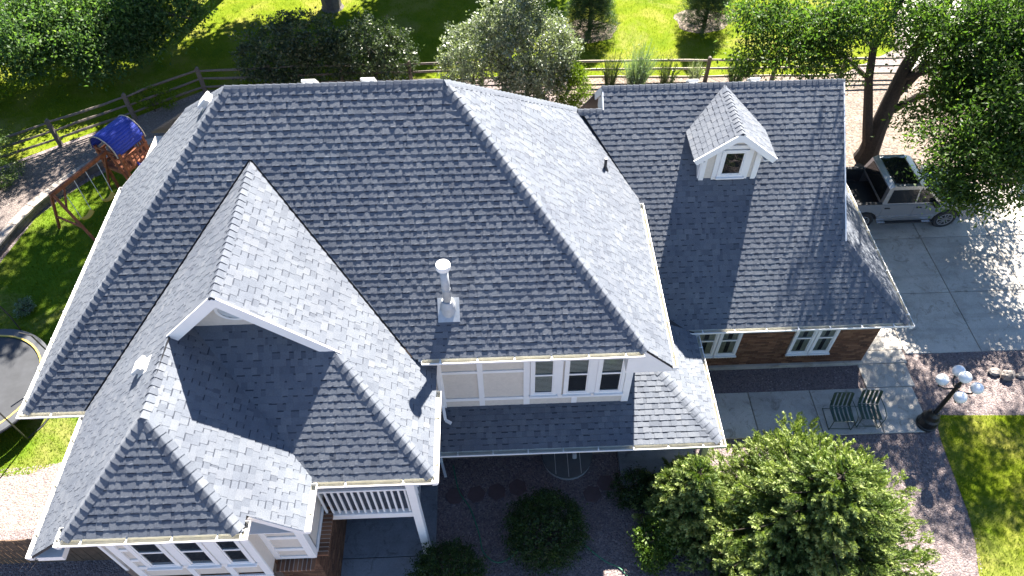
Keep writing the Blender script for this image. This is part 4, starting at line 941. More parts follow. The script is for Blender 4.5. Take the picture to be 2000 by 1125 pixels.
# --- front garden
tree('round_bush', 'round dark clipped bush in the gravel between porch and spruce', 'shrub', (2.62, -1.95), [(2.62, -1.95, .75, 1.0, .95, .85), (2.6, -1.9, .95, .85, .8, .72)], 15000, .06, 'leaf_bush', 17, .05, .1, None, shell=.88, per=14)
tree('round_bush', 'dark clipped bush at the bottom edge beside the porch post', 'shrub', (.25, -3.0), [(.25, -3.0, .7, .92, .85, .8), (.25, -3.0, .9, .75, .7, .65)], 12000, .06, 'leaf_bush', 18, .05, .1, None, shell=.88, per=14)
tree('shaded_bush', 'dark flowering bush in the porch shade behind the spruce', 'shrub', (5.0, -.85), [(5.0, -.85, .55, .62, .5, .55), (5.35, -1.0, .6, .45, .4, .5)], 5000, .06, 'leaf_bush', 19, .04, .12, None, shell=.7)
tree('leafy_bush', 'glossy bright green bush at the left foot of the spruce', 'shrub', (5.25, -2.25), [(5.35, -2.2, .6, .55, .5, .5), (5.65, -1.95, .85, .5, .45, .5), (5.2, -2.6, .5, .45, .4, .4)], 5500, .075, 'leaf_bright', 20, .05, .14, None, shell=.7)
def spruce(label, base, h, r, seed, whorls, top_r=.15, zlow=.35):
    """shoots like stubby bottle-brushes along drooping boughs"""
    rs = np.random.default_rng(seed); t = thing('spruce_tree', label, 'tree', (*base, 0))
    mb = MB(); mb.tube([(0, 0, -.1), (0, 0, h*.5), (0, 0, h*.97)], [.13*h/5, .08*h/5, .012], 8)
    S0 = []; S1 = []; TT = []; RR = []
    for wi in range(whorls):
        f = (wi+.4*rs.random())/whorls; z = zlow+f*(h-zlow-.15); R = (r*(1-f)**.80+top_r*f)*rs.uniform(.82, 1.12)
        nb = max(4, int(9*(1-f*.45)))
        a0 = rs.uniform(0, 2*pi)
        for k in range(nb):
            a = a0+2*pi*(k+rs.uniform(-.3, .3))/nb; Rb = R*rs.uniform(.72, 1.12); dz = -.16*Rb+.20*f*Rb
            da = np.array([cos(a), sin(a), 0]); sd = np.array([-sin(a), cos(a), 0])
            def at(s): return np.array([0, 0, z])+da*Rb*s+np.array([0, 0, dz*s+.16*Rb*s*s])
            mb.tube([tuple(at(0)), tuple(at(.5)), tuple(at(.97))], [.026, .016, .006], 4)
            m = int(Rb*40)+6
            for j in range(m):
                s = .16+.86*(j+rs.random())/m; side = rs.choice([-1, 1]); sp = Rb*.42*(1-s*.80)*rs.random()**.6
                p = at(min(s, 1.02)); q = p+sd*side*sp+da*sp*.55+np.array([0, 0, -.10*sp+rs.normal()*.045])
                d = da*.75+sd*side*rs.uniform(.1, .9)+np.array([0, 0, rs.uniform(-.05, .75)]); d /= np.linalg.norm(d)
                L = rs.uniform(.14, .30); S0.append(q-d*L*.3); S1.append(q+d*L*.7); TT.append(np.clip(.38+.34*(s > .82)+rs.normal()*.15+.1*f, 0, 1)); RR.append(rs.uniform(.050, .075))
    S0, S1, TT, RR = map(np.array, (S0, S1, TT, RR)); n = len(S0); K = 26
    u = rs.random((n, K)); ph = rs.uniform(0, 2*pi, (n, K)); d = S1-S0; L = np.linalg.norm(d, axis=1); d /= L[:, None]
    a = np.cross(d, np.array([.3, .1, .95])); a /= np.linalg.norm(a, axis=1)[:, None]; b = np.cross(d, a)
    base_p = S0[:, None]+d[:, None]*(u*L[:, None])[..., None]
    rad = a[:, None]*np.cos(ph)[..., None]+b[:, None]*np.sin(ph)[..., None]
    nd = rad*.8+d[:, None]*.75; nl = (RR[:, None]*(1-.35*u))[..., None]*1.35
    tip = base_p+nd*nl; side = np.cross(nd, rad+.01); side /= np.linalg.norm(side, axis=2)[..., None]+1e-9; wd = .013
    V = np.stack([base_p-side*wd, base_p+side*wd, tip+side*wd*.5, tip-side*wd*.5], 2).reshape(-1, 3)
    F = np.arange(len(V)).reshape(-1, 4); T = np.clip(TT[:, None]+rs.normal(size=(n, K))*.08, 0, 1).ravel()
    npmesh('crown', V, F, T, 'needle', t); t.children[-1].location = (0, 0, 0)
    sub('trunk', mb, 'bark', t)
spruce('large spruce with yellow green shoots in front of the walkway', (8.75, -2.3), 4.3, 3.0, 51, 25)
spruce('slender young spruce at the corner of the porch roof', (6.15, -1.5), 3.0, 1.25, 52, 17)

# ---- grass blades and pebbles
def blades(name, poly, n, h, seed, mat='blade', z=.006, keep=None):
    rs = np.random.default_rng(seed); xs = [p[0] for p in poly]; ys = [p[1] for p in poly]
    x = rs.uniform(min(xs), max(xs), n); y = rs.uniform(min(ys), max(ys), n); m = in_poly(x, y, poly)
    if keep: m &= keep(x, y)
    x, y = x[m], y[m]; n = len(x); P = np.stack([x, y, np.full(n, z)], 1)
    a = rs.uniform(0, 2*pi, n); s = np.stack([np.cos(a), np.sin(a), 0*a], 1)*.008; H = h*rs.uniform(.5, 1.2, n); ln = rs.normal(size=(n, 2))*.5
    tip = P+np.stack([ln[:, 0]*H, ln[:, 1]*H, H], 1)
    V = np.stack([P-s, P+s, tip+s*.3, tip-s*.3], 1).reshape(-1, 3); F = np.arange(4*n).reshape(n, 4)
    tint = np.clip(.5+.25*np.sin(x*.9+1.7*np.sin(y*.6))+rs.normal(size=n)*.18, 0, 1)
    npmesh(name, V, F, tint, mat, None, kind='stuff', label='short mown grass blades of the lawn', cat='grass')
blades('front_grass', FRONT_LAWN, 90000, .06, 61, keep=lambda x, y: x < 19.5)
blades('side_grass', SIDE_LAWN, 60000, .06, 62)
blades('back_grass', [(-24, 12.2), (-21, 11.3), (-17.6, 13.25), (-15.3, 14.8), (-12.9, 16.35), (-10.6, 18), (-4, 18.35), (6, 18.2), (16.5, 17.75), (19.4, 19.5), (21, 27), (-24, 27)], 120000, .07, 63)
def pebbles(name, polys, n, seed, z=.0, avoid=()):
    rs = np.random.default_rng(seed); P = []
    for poly, m in polys:
        xs = [p[0] for p in poly]; ys = [p[1] for p in poly]; x = rs.uniform(min(xs), max(xs), m); y = rs.uniform(min(ys), max(ys), m); k = in_poly(x, y, poly); P.append(np.stack([x[k], y[k]], 1))
    P = np.concatenate(P); n = len(P); r = rs.uniform(.010, .030, n)
    oct_ = np.array([(1, 0, 0), (0, 1, 0), (-1, 0, 0), (0, -1, 0), (0, 0, .7), (0, 0, -.5)], float)
    a = rs.uniform(0, 2*pi, n); c, s = np.cos(a), np.sin(a); sc = rs.uniform(.7, 1.4, (n, 1, 3))*r[:, None, None]
    o = oct_[None]*sc; X = o[..., 0]*c[:, None]-o[..., 1]*s[:, None]; Y = o[..., 0]*s[:, None]+o[..., 1]*c[:, None]
    V = np.stack([X+P[:, :1], Y+P[:, 1:], o[..., 2]+z+.006], 2).reshape(-1, 3)
    f = np.array([(0, 1, 4), (1, 2, 4), (2, 3, 4), (3, 0, 4)]); F = (f[None]+6*np.arange(n)[:, None, None]).reshape(-1, 3)
    t = np.repeat(np.clip(rs.normal(.45, .28, n), 0, 1), 4)
    npmesh(name, V, F, t, 'pebble', None, nper=3, kind='stuff', label='loose rounded river pebbles covering the beds', cat='gravel')
pebbles('pebbles', [([(-.1, -4.5), (-.1, .4), (4.7, .4), (4.7, -.9), (7, -1), (7, .7), (13.6, .7), (13.6, -2.4), (12.5, -5), (0, -5)], 26000), ([(6.7, 2.25), (12.25, 2.25), (12.35, 3.0), (6.7, 3.0)], 7000), ([(13.65, 1.3), (18, 1.2), (19, 3.3), (13.85, 3.3), (13.7, 2.2)], 11000), ([(-6, -5), (-2.7, -5), (-2.7, -3.5), (-10, -2.2), (-11, -4)], 5000)], 0, 71)
pebbles('pale_pebbles', [([(-14, -1.0), (-14, .5), (-10, .8), (-6.9, 0), (-6.8, -1.0)], 9000)], 0, 72)

# ================================================================ fences and the retaining wall
def rail_fence(label, pts, zs, h, mat_rail, mat_post, skip=()):
    t = thing('split_rail_fence', label, 'fence', (pts[0][0], pts[0][1], 0)); o = Vector(t.location)
    for i, p in enumerate(pts):
        mb = MB(); b = Vector((p[0], p[1], zs[i]))-o; q = RNG.uniform(-.03, .03)
        mb.loft([[b+Vector((x*.075, y*.065, -.2)) for x, y in ((-1, -1), (1, -1), (1, 1), (-1, 1))], [b+Vector((x*.07+q, y*.06, h)) for x, y in ((-1, -1), (1, -1), (1, 1), (-1, 1))], [b+Vector((x*.03+q, y*.06, h+.05)) for x, y in ((-1, -1), (1, -1), (1, 1), (-1, 1))]])
        sub('post', mb, mat_post, t)
    for i in range(len(pts)-1):
        a = Vector((*pts[i], zs[i]))-o; b = Vector((*pts[i+1], zs[i+1]))-o
        for f in (.20, .55, .90):
            mb = MB(); e = [Vector((0, RNG.uniform(-.02, .02), h*f+RNG.uniform(-.03, .03))) for _ in range(3)]
            mb.tube([a+e[0], a.lerp(b, .3)+e[1]+Vector((0, 0, .01)), a.lerp(b, .7)+e[1], b+e[2]], [.040, .055, .052, .040], 5); sub('rail', mb, mat_rail, t)
rail_fence('grey weathered split rail fence running diagonally past the swing set', [(-18.6, 12.5), (-15.4, 14.53), (-12.95, 16.09), (-10.5, 17.82), (-7.6, 17.95), (-4.7, 18.0), (-1.8, 17.95), (1.2, 17.9), (4.1, 17.85)], [.2, .12, .1, .06, 0, 0, 0, 0, 0], 1.1, 'oldwood', 'oldwood')
rail_fence('sunbleached split rail fence along the bright lawn behind the garage roof', [(5.0, 17.75), (7.85, 17.68), (10.68, 17.6), (13.5, 17.5), (16.4, 17.45), (19.2, 17.4)], [0]*6, 1.1, 'palewood', 'oldwood')
def smooth_path(P, n):
    P = [Vector((*p, 0)) for p in P]; out = []
    for i in range(len(P)-1):
        p0, p1, p2, p3 = P[max(i-1, 0)], P[i], P[i+1], P[min(i+2, len(P)-1)]
        for k in range(n):
            s = k/n; out.append(.5*((2*p1)+(-p0+p2)*s+(2*p0-5*p1+4*p2-p3)*s*s+(-p0+3*p1-3*p2+p3)*s**3))
    out.append(P[-1]); return out
WALLC = smooth_path([(-16.6, 5.2), (-15.95, 7.0), (-15.5, 8.7), (-15.1, 10.4), (-14.45, 11.75), (-13.6, 12.95), (-12.6, 13.75), (-11.4, 14.25), (-9.8, 14.6), (-8.4, 14.75)], 6)
RW = thing('retaining_wall', 'low curved stone retaining wall with pale capstones round the side lawn', 'wall', (-15, 10, 0)); o_ = Vector(RW.location)
acc = 0
def wall_stones(step, z0, z1, w, mat, name, off):
    pts = WALLC; d = [0]
    for a, b in zip(pts, pts[1:]): d.append(d[-1]+(b-a).length)
    def at(s):
        for i in range(len(d)-1):
            if s <= d[i+1]: f = (s-d[i])/(d[i+1]-d[i]); return pts[i].lerp(pts[i+1], f), (pts[i+1]-pts[i]).normalized()
        return pts[-1], (pts[-1]-pts[-2]).normalized()
    s = off
    while s < d[-1]-step:
        (p, t0), (q, t1) = at(s+.008), at(s+step-.008); n0 = Vector((-t0.y, t0.x, 0)); n1 = Vector((-t1.y, t1.x, 0)); e = RNG.uniform(-.012, .012)
        mb = MB(); B = .012
        rg = lambda z, g: [p+n0*(w/2-g)+Vector((0, 0, z))-o_+t0*g, p-n0*(w/2-g+e)+Vector((0, 0, z))-o_+t0*g, q-n1*(w/2-g+e)+Vector((0, 0, z))-o_-t1*g, q+n1*(w/2-g)+Vector((0, 0, z))-o_-t1*g]
        mb.loft([rg(z0, 0), rg(z1-B, 0), rg(z1, B)]); sub(name, mb, mat, RW); s += step
wall_stones(.42, -.05, .14, .26, 'block', 'wall_block', .0); wall_stones(.42, .145, .33, .24, 'block', 'wall_block', .21); wall_stones(.95, .335, .41, .34, 'cap', 'capstone', .05)
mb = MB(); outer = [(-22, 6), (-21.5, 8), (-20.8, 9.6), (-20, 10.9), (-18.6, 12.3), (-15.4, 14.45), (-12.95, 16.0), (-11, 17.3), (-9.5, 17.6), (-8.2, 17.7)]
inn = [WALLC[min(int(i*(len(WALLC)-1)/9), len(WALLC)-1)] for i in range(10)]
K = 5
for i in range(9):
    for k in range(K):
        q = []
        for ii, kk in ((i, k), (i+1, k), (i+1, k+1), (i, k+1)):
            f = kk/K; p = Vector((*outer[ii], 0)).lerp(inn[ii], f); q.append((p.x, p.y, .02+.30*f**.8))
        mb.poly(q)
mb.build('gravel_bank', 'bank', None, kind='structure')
# tall board fence at the lower left
FB = thing('board_fence', 'brown vertical board fence in the bottom left corner', 'fence', (-14, -1.95, 0))
for i in range(66):
    mb = MB(); x = i*.135-1.2; mb.box(x+.004, x+.129, -.012+RNG.uniform(-.004, .004), .012, 0, 1.45+RNG.uniform(-.015, .015)); sub('fence_board', mb, 'fence', FB)
for z in (.30, .75, 1.2):
    mb = MB(); mb.box(-1.2, 7.7, .012, .05, z, z+.09); sub('fence_rail', mb, 'fence', FB)
# ================================================================ silver pickup
def pickup():
    T = thing('pickup_truck', 'silver four door pickup truck parked on the driveway under the locust tree', 'pickup truck', (15.62, 9.52, .0))
    hw = .96; xf, xr, wr = 1.42, -1.47, .41
    def side(x0, x1, ztop, arches, zbot=.42):
        pts = [(x0, zbot)]
        for c in arches:
            for k in range(9):
                a = pi-pi*k/8; pts.append((c+.49*cos(a), max(zbot, .41+.49*sin(a))))
        pts += [(x1, zbot)] + ztop; return pts
    # lower body: two sides carry the wheel arches, floor between them
    prof_all = side(-2.45, 2.36, [(2.40, .55), (2.40, .90), (2.28, 1.06), (1.55, 1.16), (.92, 1.20), (.90, 1.20), (-1.01, 1.20), (-1.03, 1.22), (-2.45, 1.22)], [xr, xf])
    for s in (-1, 1):
        mb = MB(); mb.prism([(x, s*hw, z) for x, z in prof_all], (0, -s*.10, 0)); sub('body_side', mb, 'silver', T)
    mb = MB(); mb.box(-2.45, 2.30, -.86, .86, .45, .62); sub('chassis', mb, 'rubber', T)
    mb = MB(); mb.box(-2.40, -1.05, -.86, .86, .62, .70); sub('bed_floor', mb, 'rubber', T)
    mb = MB(); mb.box(-2.47, -2.39, -.90, .90, .55, 1.22, bev=.02); tg = sub('tailgate', mb, 'silver', T)
    for s in (-1, 1):
        mb = MB(); mb.box(-2.36, -1.05, s*.80, s*.865, .70, 1.19); sub('bed_liner', mb, 'rubber', T)
        mb = MB(); mb.box(-2.44, -1.05, s*.83, s*.965, 1.222, 1.242, bev=.008); sub('bed_rail', mb, 'rubber', T)
    mb = MB(); mb.loft([[(.90, -.87, 1.0), (.90, .87, 1.0), (.90, .87, 1.20), (.90, -.87, 1.20)], [(1.6, -.84, 1.0), (1.6, .84, 1.0), (1.6, .78, 1.19), (1.6, -.78, 1.19)], [(2.30, -.76, .9), (2.30, .76, .9), (2.28, .68, 1.09), (2.28, -.68, 1.09)]]); sub('hood', mb, 'silver', T)
    mb = MB(); mb.box(2.28, 2.42, -.90, .90, .45, .95, bev=.03); sub('bumper', mb, 'chrome', T)
    mb = MB(); mb.box(-2.60, -2.46, -.85, .85, .48, .64, bev=.02); sub('bumper', mb, 'chrome', T)
    # cab
    cab = [(-1.05, 1.20), (.98, 1.20), (.30, 1.80), (.10, 1.86), (-.55, 1.87), (-.68, 1.82)]
    hb, htp = .94, .80
    def w(z): return hb-(hb-htp)*max(0, (z-1.20)/.67)
    rings = []
    mb = MB(); rb_ = [(-1.05, 1.15), (-1.05, 1.20), (-.95, 1.78), (-.80, 1.87)]; rf_ = [(1.0, 1.15), (1.0, 1.20), (.34, 1.78), (.08, 1.87)]
    mb.loft([[(a[0], -w(a[1]), a[1]), (b[0], -w(b[1]), b[1]), (b[0], w(b[1]), b[1]), (a[0], w(a[1]), a[1])] for a, b in zip(rb_, rf_)]); sub('cab', mb, 'silver', T)
    mb = MB(); mb.loft([[(-.77, -.66, 1.868), (.06, -.70, 1.868), (.06, .70, 1.868), (-.77, .66, 1.868)], [(-.74, -.62, 1.888), (.03, -.62, 1.888), (.03, .62, 1.888), (-.74, .62, 1.888)]]); sub('roof_reflection_panel', mb, 'carglass', T)  # dark glass stands for tree reflection and shade on the silver roof
    mb = MB(); e = .012
    mb.prism([(.95+e, -.80, 1.25), (.95+e, .80, 1.25), (.36+e, .66, 1.77), (.36+e, -.66, 1.77)], (.01, 0, .01)); sub('windshield', mb, 'carglass', T)
    mb = MB(); mb.prism([(-1.043-e, -.78, 1.27), (-1.043-e, .78, 1.27), (-.955-e, .66, 1.75), (-.955-e, -.66, 1.75)], (-.008, 0, 0)); sub('rear_window', mb, 'carglass', T)
    for s in (-1, 1):
        for q in ([(-.88, 1.25), (.06, 1.25), (.06, 1.74), (-.80, 1.74)], [(.12, 1.25), (.82, 1.25), (.36, 1.72), (.12, 1.74)]):
            mb = MB(); mb.prism([(x, s*(w(z)+.004), z) for x, z in q], (0, s*.006, 0)); sub('side_window', mb, 'carglass', T)
        for x0, x1 in ((-.98, .09), (.095, .93)):
            mb = MB(); mb.box(x0+.008, x1-.008, s*.955, s*.968, .52, 1.19, bev=.005); d = sub('door', mb, 'silver', T)
            h = MB(); h.box(x0+.07, x0+.25, s*.965, s*.995, 1.03, 1.075, bev=.008); sub('handle', h, 'rubber', d)
        mb = MB(); mb.box(.66, .78, s*.97, s*1.16, 1.16, 1.34, bev=.02); sub('mirror', mb, 'rubber', T)
        mb = MB(); mb.box(-.85, .95, s*.93, s*1.07, .40, .45, bev=.01); rbd = sub('running_board', mb, 'rubber', T)
        for x in (-.85, .70):
            k = MB(); k.box(x-.14, x+.14, s*.99, s*1.075, .452, .462); sub('step_plate', k, 'chrome', rbd)
        mb = MB(); mb.box(-1.05, .92, s*.968, s*.975, .64, .68); sub('side_moulding', mb, 'chrome', T)
        mb = MB(); mb.box(2.26, 2.41, s*.60, s*.90, .80, 1.0, bev=.02); sub('headlight', mb, 'globe', T)
        mb = MB(); mb.box(-2.49, -2.40, s*.80, s*.955, .80, 1.10, bev=.01); sub('tail_light', mb, 'red', T)
        for x in (xr, xf):
            y = s*(hw-.14); ring = lambda r, dy: [(x+r*cos(2*pi*k/28), y+dy, wr+r*sin(2*pi*k/28)) for k in range(28)]
            mb = MB(); R = [ring(.25, s*.13), ring(.36, s*.145), ring(.405, s*.10), ring(.41, 0), ring(.405, -s*.10), ring(.3, -s*.13)]
            mb.loft(R); wh = sub('wheel', mb, 'rubber', T)
            k = MB(); k.loft([ring(.265, s*.140), ring(.235, s*.142), ring(.225, s*.118)], capped=False)
            k.loft([ring(.05, s*.12), ring(.045, s*.15)])
            for j in range(5):
                a = 2*pi*j/5+.3; c = Vector((x, y+s*.135, wr)); dv = Vector((cos(a), 0, sin(a))); tv = Vector((-sin(a), 0, cos(a)))
                for q in (-.034, .034): k.beam(c+dv*.04+tv*q*.6, c+dv*.25+tv*q*1.7, .032, .02, up=(0, 1, 0))
            sub('rim', k, 'alloy', wh); k = MB(); k.loft([ring(.235, s*.07), ring(.235, s*.095)]); sub('brake_shadow', k, 'rubber', wh)
pickup()

# ================================================================ lamp post with five globes
L_ = thing('lamp_post', 'black iron lamp post carrying five white globes at the walkway corner', 'lamp post', (13.52, .98, .05))
mb = MB(); cyl = lambda r, z, n=20: [(r*cos(2*pi*k/n), r*sin(2*pi*k/n), z) for k in range(n)]
mb.loft([cyl(.27, 0), cyl(.28, .07), cyl(.25, .10), cyl(.245, .34), cyl(.20, .40), cyl(.17, .55), cyl(.12, .62), cyl(.10, .66)]); sub('base', mb, 'iron', L_)
mb = MB(); mb.loft([cyl(.062, .6), cyl(.058, 1.2), cyl(.048, 1.95), cyl(.07, 1.97), cyl(.07, 2.02), cyl(.04, 2.06), cyl(.03, 2.22), cyl(.07, 2.25)]); sub('pole', mb, 'iron', L_)
heads = [(0, 0, 2.40)]
for a in (-.36, -.36+pi/2, -.36+pi, -.36+1.5*pi):
    x, y = .42*cos(a), .42*sin(a); mb = MB(); mb.tube([(0, 0, 1.86), (x*.5, y*.5, 1.74), (x*.95, y*.95, 1.80), (x, y, 1.93)], .022, 7); mb.loft([[(x+r*cos(2*pi*k/10), y+r*sin(2*pi*k/10), z) for k in range(10)] for r, z in ((.03, 1.90), (.08, 1.95))])
    sub('arm', mb, 'iron', L_); heads.append((x, y, 2.085))
for x, y, z in heads:
    mb = MB(); mb.sphere((x, y, z), .158, 24, 14); sub('globe', mb, 'globe', L_, True)

# ================================================================ two metal chairs
def chair(label, x, y, rz):
    t = thing('garden_chair', label, 'chair', (x, y, .05), rz, 'green metal chairs on the walkway')
    r = .011; hw = .27
    for s in (-1, 1):
        mb = MB(); mb.tube([(s*hw, .33, .92), (s*hw, .22, .46), (s*hw, .17, .40), (s*hw, -.27, .43)], r, 6); sub('side_rail', mb, 'chair', t)
        mb = MB(); mb.tube([(s*(hw+.03), .27, .66), (s*(hw+.05), -.02, .67), (s*(hw+.05), -.25, .64), (s*(hw+.04), -.31, .5), (s*(hw+.03), -.30, .02), (s*(hw+.03), -.18, .012), (s*(hw+.03), .40, .012)], r, 6); sub('arm_frame', mb, 'chair', t)
    mb = MB(); mb.tube([(-hw, .33, .92), (-hw+.04, .34, .955), (hw-.04, .34, .955), (hw, .33, .92)], r, 6); sub('top_rail', mb, 'chair', t)
    for q in ((.20, .44), (-.27, .43)):
        mb = MB(); mb.tube([(-hw, q[0], q[1]), (hw, q[0], q[1])], r*.8, 6); sub('cross_bar', mb, 'chair', t)
    for yy in (-.26, .38):
        mb = MB(); mb.tube([(-hw-.03, yy, .015), (hw+.03, yy, .015)], r*.8, 6); sub('foot_bar', mb, 'chair', t)
    for i in range(5):
        x0 = -.235+i*.1175
        mb = MB(); mb.loft([[(x0-.038, y_, z), (x0+.038, y_, z), (x0+.038, y_+.006, z+.006), (x0-.038, y_+.006, z+.006)] for y_, z in ((.335, .94), (.27, .66), (.215, .455))]); sub('back_slat', mb, 'chair', t)
        mb = MB(); mb.loft([[(x0-.038, y_, z), (x0+.038, y_, z), (x0+.038, y_, z+.006), (x0-.038, y_, z+.006)] for y_, z in ((.20, .445), (.0, .415), (-.28, .435))]); sub('seat_slat', mb, 'chair', t)
chair('green slatted metal chair in shade, nearer the spruce', 11.06, 1.18, -.05); chair('green slatted metal chair with sunlit back, nearer the lamp post', 11.86, 1.22, -.08)

# ================================================================ swing set
def swing_set():
    ang = radians(62); t = thing('swing_set', 'redwood swing set with blue barrel roof beside the stone retaining wall', 'swing set', (-11.6, 12.15, 0), ang)
    # local x runs along the swing beam away from the swings, local y to the left
    for sx in (-.55, .55):
        for sy in (-.55, .55): mb = MB(); mb.box(sx-.045, sx+.045, sy-.045, sy+.045, 0, 2.05); sub('post', mb, 'redwood', t)
    for i in range(9):
        mb = MB(); y = -.56+i*.125; mb.box(-.60, .60, y, y+.115, 1.18, 1.21); sub('deck_board', mb, 'redwood', t)
    for sx in (-.6, .6): mb = MB(); mb.box(sx-.02, sx+.02, -.6, .6, 1.06, 1.18); sub('deck_beam', mb, 'redwood', t)
    for sy in (-.6, .6):
        mb = MB(); mb.box(-.6, .6, sy-.018, sy+.018, 1.72, 1.80); sub('guard_rail', mb, 'redwood', t)
        mb = MB(); mb.box(-.6, .6, sy-.018, sy+.018, 1.24, 1.31); sub('guard_rail', mb, 'redwood', t)
        for i in range(6): mb = MB(); x = -.46+i*.185; mb.box(x-.035, x+.035, sy-.03, sy-.008, 1.22, 1.80); sub('baluster', mb, 'redwood', t)
    for sx in (-.6, .6):
        mb = MB(); mb.box(sx-.018, sx+.018, -.6, .6, 1.98, 2.06); sub('guard_rail', mb, 'redwood', t)
    for i in range(6): mb = MB(); y = -.46+i*.185; mb.box(.585, .607, y-.035, y+.035, 1.22, 1.80); sub('baluster', mb, 'redwood', t)
    # barrel roof, open at both ends
    n = 18; mb = MB(); pr = [(.58*cos(pi*k/n-.12+.24*k/n-0), .62*sin(pi*k/n-.12+.24*k/n)) for k in range(n+1)]
    for a, b in zip(pr, pr[1:]):
        mb.prism([(-.66, a[0], 2.02+a[1]), (.66, a[0], 2.02+a[1]), (.66, b[0], 2.02+b[1]), (-.66, b[0], 2.02+b[1])], Vector((0, (a[0]+b[0])/2, (a[1]+b[1])/2)).normalized()*.008)
    cv = sub('canopy', mb, 'blue', t, True)
    for x in (-.66, .66):
        mb = MB(); mb.tube([(x, a*1.02, 2.02+b*1.02) for a, b in pr], .022, 6); sub('canopy_edge', mb, 'palewood', cv)
    # swing beam and A-frame
    mb = MB(); mb.beam((-.58, 0, 1.98), (-3.05, 0, 1.98), .09, .14); sub('swing_beam', mb, 'redwood', t)
    for s in (-1, 1):
        mb = MB(); mb.beam((-2.98, s*.05, 1.98), (-3.0, s*.95, 0), .09, .06); sub('leg', mb, 'redwood', t)
        mb = MB(); mb.beam((-.60, s*.10, 2.0), (-.72, s*.85, 0), .08, .05); sub('leg', mb, 'redwood', t)
    mb = MB(); mb.beam((-3.0, -.62, .72), (-3.0, .62, .72), .05, .08); sub('brace', mb, 'redwood', t)
    mb = MB(); mb.beam((-3.0, -.3, 1.35), (-2.5, 0, 1.93), .05, .06); sub('brace', mb, 'redwood', t)
    for xc in (-2.35, -1.35):
        for dx_ in (-.25, .25): mb = MB(); mb.tube([(xc+dx_, 0, 1.92), (xc+dx_*.9, .02, .52)], .012, 5); sub('swing_rope', mb, 'rope', t)
        mb = MB(); mb.loft([[(xc+x, -.10, .50-.12*cos(x*5.6)), (xc+x, .12, .50-.12*cos(x*5.6)), (xc+x, .12, .515-.12*cos(x*5.6)), (xc+x, -.10, .515-.12*cos(x*5.6))] for x in (-.24, -.16, -.08, 0, .08, .16, .24)]); sub('swing_seat', mb, 'yellow', t)
    mb = MB(); mb.loft([[(-.1+q*.1, -.6-s_*1.75, 1.2-1.05*s_+.16*s_*s_), (.42, -.6-s_*1.75, 1.2-1.05*s_+.16*s_*s_), (.42, -.6-s_*1.75, 1.24-1.05*s_+.16*s_*s_), (-.1, -.6-s_*1.75, 1.24-1.05*s_+.16*s_*s_)] for s_ in (0, .25, .5, .75, 1) for q in (0,)]); sl_ = sub('slide', mb, 'blue', t)
    for x in (-.1, .42):
        mb = MB(); mb.loft([[(x-.02, -.6-s_*1.75, 1.2-1.05*s_+.16*s_*s_), (x+.02, -.6-s_*1.75, 1.2-1.05*s_+.16*s_*s_), (x+.02, -.6-s_*1.75, 1.38-1.05*s_+.16*s_*s_), (x-.02, -.6-s_*1.75, 1.38-1.05*s_+.16*s_*s_)] for s_ in (0, .25, .5, .75, 1)]); sub('slide_lip', mb, 'blue', sl_)
swing_set()

# ================================================================ trampoline
def trampoline():
    R = 2.0; t = thing('trampoline', 'round trampoline with black mat, yellow trim and bent net poles', 'trampoline', (-13.3, 2.85, 0))
    ring = lambda r, z, n=48: [(r*cos(2*pi*k/n), r*sin(2*pi*k/n), z) for k in range(n)]
    mb = MB(); mb.loft([ring(R*.86, .80), ring(R*.86, .812)]); mb.loft([ring(.02, .80), ring(.02, .801)]); sub('mat', mb, 'tmat', t)
    mb = MB(); mb.loft([ring(R*.885, .835), ring(R*.885, .85), ring(R*1.0, .85), ring(R*1.01, .82), ring(R*.885, .835)], capped=False); sub('pad', mb, 'tpad', t)
    mb = MB(); mb.loft([ring(R*.862, .842), ring(R*.862, .858), ring(R*.885, .858), ring(R*.885, .842), ring(R*.862, .842)], capped=False); sub('trim', mb, 'tyel', t)
    mb = MB(); mb.tube([(R*cos(2*pi*k/48), R*sin(2*pi*k/48), .79) for k in range(49)], .025, 6); sub('frame', mb, 'steel', t)
    for k in range(6):
        a = 2*pi*k/6+.35; c, s = cos(a), sin(a)
        mb = MB(); mb.tube([(R*c, R*s, .78), (R*c*1.02, R*s*1.02, .05), (R*cos(a+.25)*1.02, R*sin(a+.25)*1.02, .02), (R*cos(a+.5)*1.02, R*sin(a+.5)*1.02, .05), (R*cos(a+.5), R*sin(a+.5), .78)], .022, 6); sub('leg', mb, 'steel', t)
        mb = MB(); mb.tube([(R*1.05*c, R*1.05*s, .1), (R*1.08*c, R*1.08*s, 1.3), (R*1.05*c, R*1.05*s, 2.15), (R*.95*c, R*.95*s, 2.4)], .022, 6); sub('net_pole', mb, 'steel', t)
trampoline()
# ================================================================ small things
WC = thing('window_well_cover', 'clear half round window well cover against the shaded brick wall', 'window cover', (3.36, .43, 0))
arc = [(-.68*cos(pi*k/18), -.72*sin(pi*k/18)) for k in range(19)]
mb = MB(); mb.prism([(x, y, .14+.05*(1+y)) for x, y in arc], (0, 0, .012)); sub('cover_sheet', mb, 'wellcover', WC)
mb = MB(); mb.tube([(x, y, .14) for x, y in arc], .016, 6); sub('rim', mb, 'wellcover', WC)
mb = MB(); mb.box(-.70, .70, -.03, .01, .12, .22); sub('wall_flange', mb, 'wellcover', WC)
for x in (-.34, 0, .34):
    mb = MB(); mb.beam((x, -.02, .215), (x, -.70*sqrt(1-(x/.70)**2), .17), .012, .012); sub('rib', mb, 'vinyl', WC)
mb = MB()
for k in range(18):
    a, b = arc[k], arc[k+1]; mb.poly([(a[0], a[1], 0), (b[0], b[1], 0), (b[0], b[1], .14), (a[0], a[1], .14)])
sub('well_side', mb, 'metal', WC)
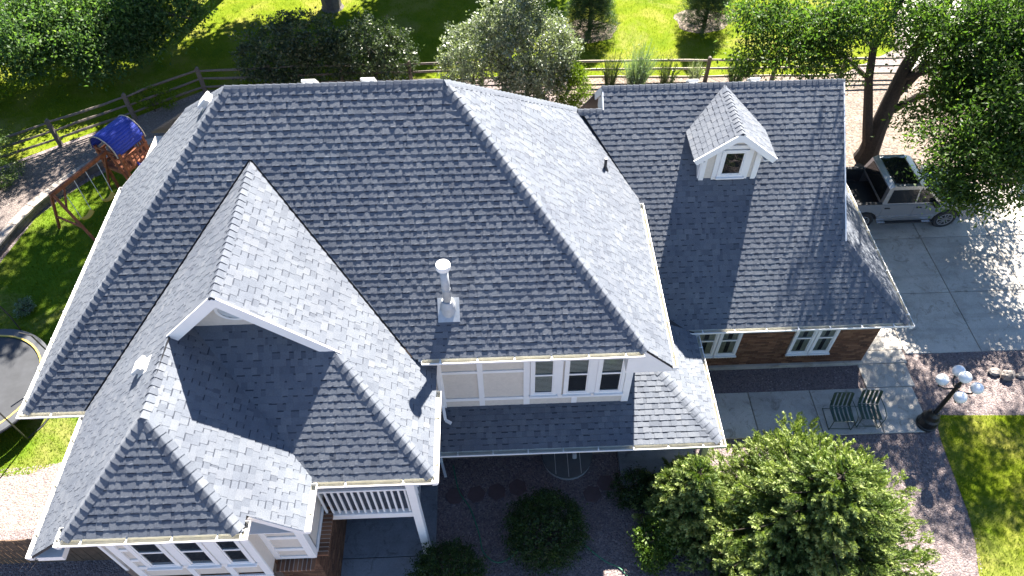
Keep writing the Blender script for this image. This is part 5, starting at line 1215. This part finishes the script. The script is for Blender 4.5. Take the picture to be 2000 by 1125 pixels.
for i, (x, y, lb) in enumerate([(.30, -.62, 'first'), (.88, -.60, 'second'), (1.42, -.55, 'third'), (1.98, -.45, 'fourth'), (3.95, -.72, 'fifth'), (4.35, -.42, 'sixth')]):
    mb = MB(); r = .25; mb.loft([[(r*k_*cos(pi/3*k+.2*i), r*k_*sin(pi/3*k+.2*i), z) for k in range(6)] for k_, z in ((1, -.03), (1, .022), (.94, .032))])
    o = mb.build('stepping_stone', 'stepstone', None, label='dull red hexagonal stepping stone, ' + lb + ' of the row from the patio', cat='stepping stone', group='hexagonal stepping stones in the shaded gravel'); o.location = (x, y, 0)
def hose(name, label, pts):
    mb = MB(); P = smooth_path(pts, 8); mb.tube([(p.x, p.y, .035) for p in P], .016, 6); o = mb.build(name, 'hose', None, label=label, cat='hose')
hose('garden_hose', 'green hose looping over the gravel beside the round bush', [(.25, .25), (.42, -.5), (.72, -1.0), (.95, -1.7), (1.05, -2.15), (1.4, -2.42), (1.8, -2.25), (2.1, -1.8)])
hose('garden_hose', 'green hose running to the bottom edge between bush and spruce', [(3.35, -1.75), (3.7, -2.15), (4.1, -2.5), (4.5, -2.75), (4.8, -3.4)])
for nm, lb, p, r, sq in [('boulder', 'dark pointed boulder in the sunlit gravel right of the lamp post', (16.5, 2.42), .20, (1, .8, .9)), ('boulder', 'small pale boulder just left of the dark one', (16.22, 2.6), .17, (1.2, .9, .6)), ('boulder', 'low dark stone at the right photo edge by the lamp post gravel', (16.95, 2.45), .12, (1.3, 1, .6))]:
    mb = MB(); mb.sphere((0, 0, r*sq[2]*.7), r, 10, 7, sq, jit=.14, rng=RNG); o = mb.build(nm, 'rock', None, label=lb, cat='boulder'); o.location = (*p, 0)
for x, y, lb in ((-9.6, .25, 'upper'), (-9.3, -.55, 'lower')):
    mb = MB(); mb.loft([[(.42*k_*(1+.15*sin(3*a))*cos(a), .30*k_*sin(a), z) for a in [2*pi*k/14 for k in range(14)]] for k_, z in ((1, -.02), (1, .05), (.92, .065))]); o = mb.build('flagstone', 'cap', None, label=lb + ' of two pale flagstones on the gravel path beside the left eave', cat='flagstone'); o.location = (x, y, 0)
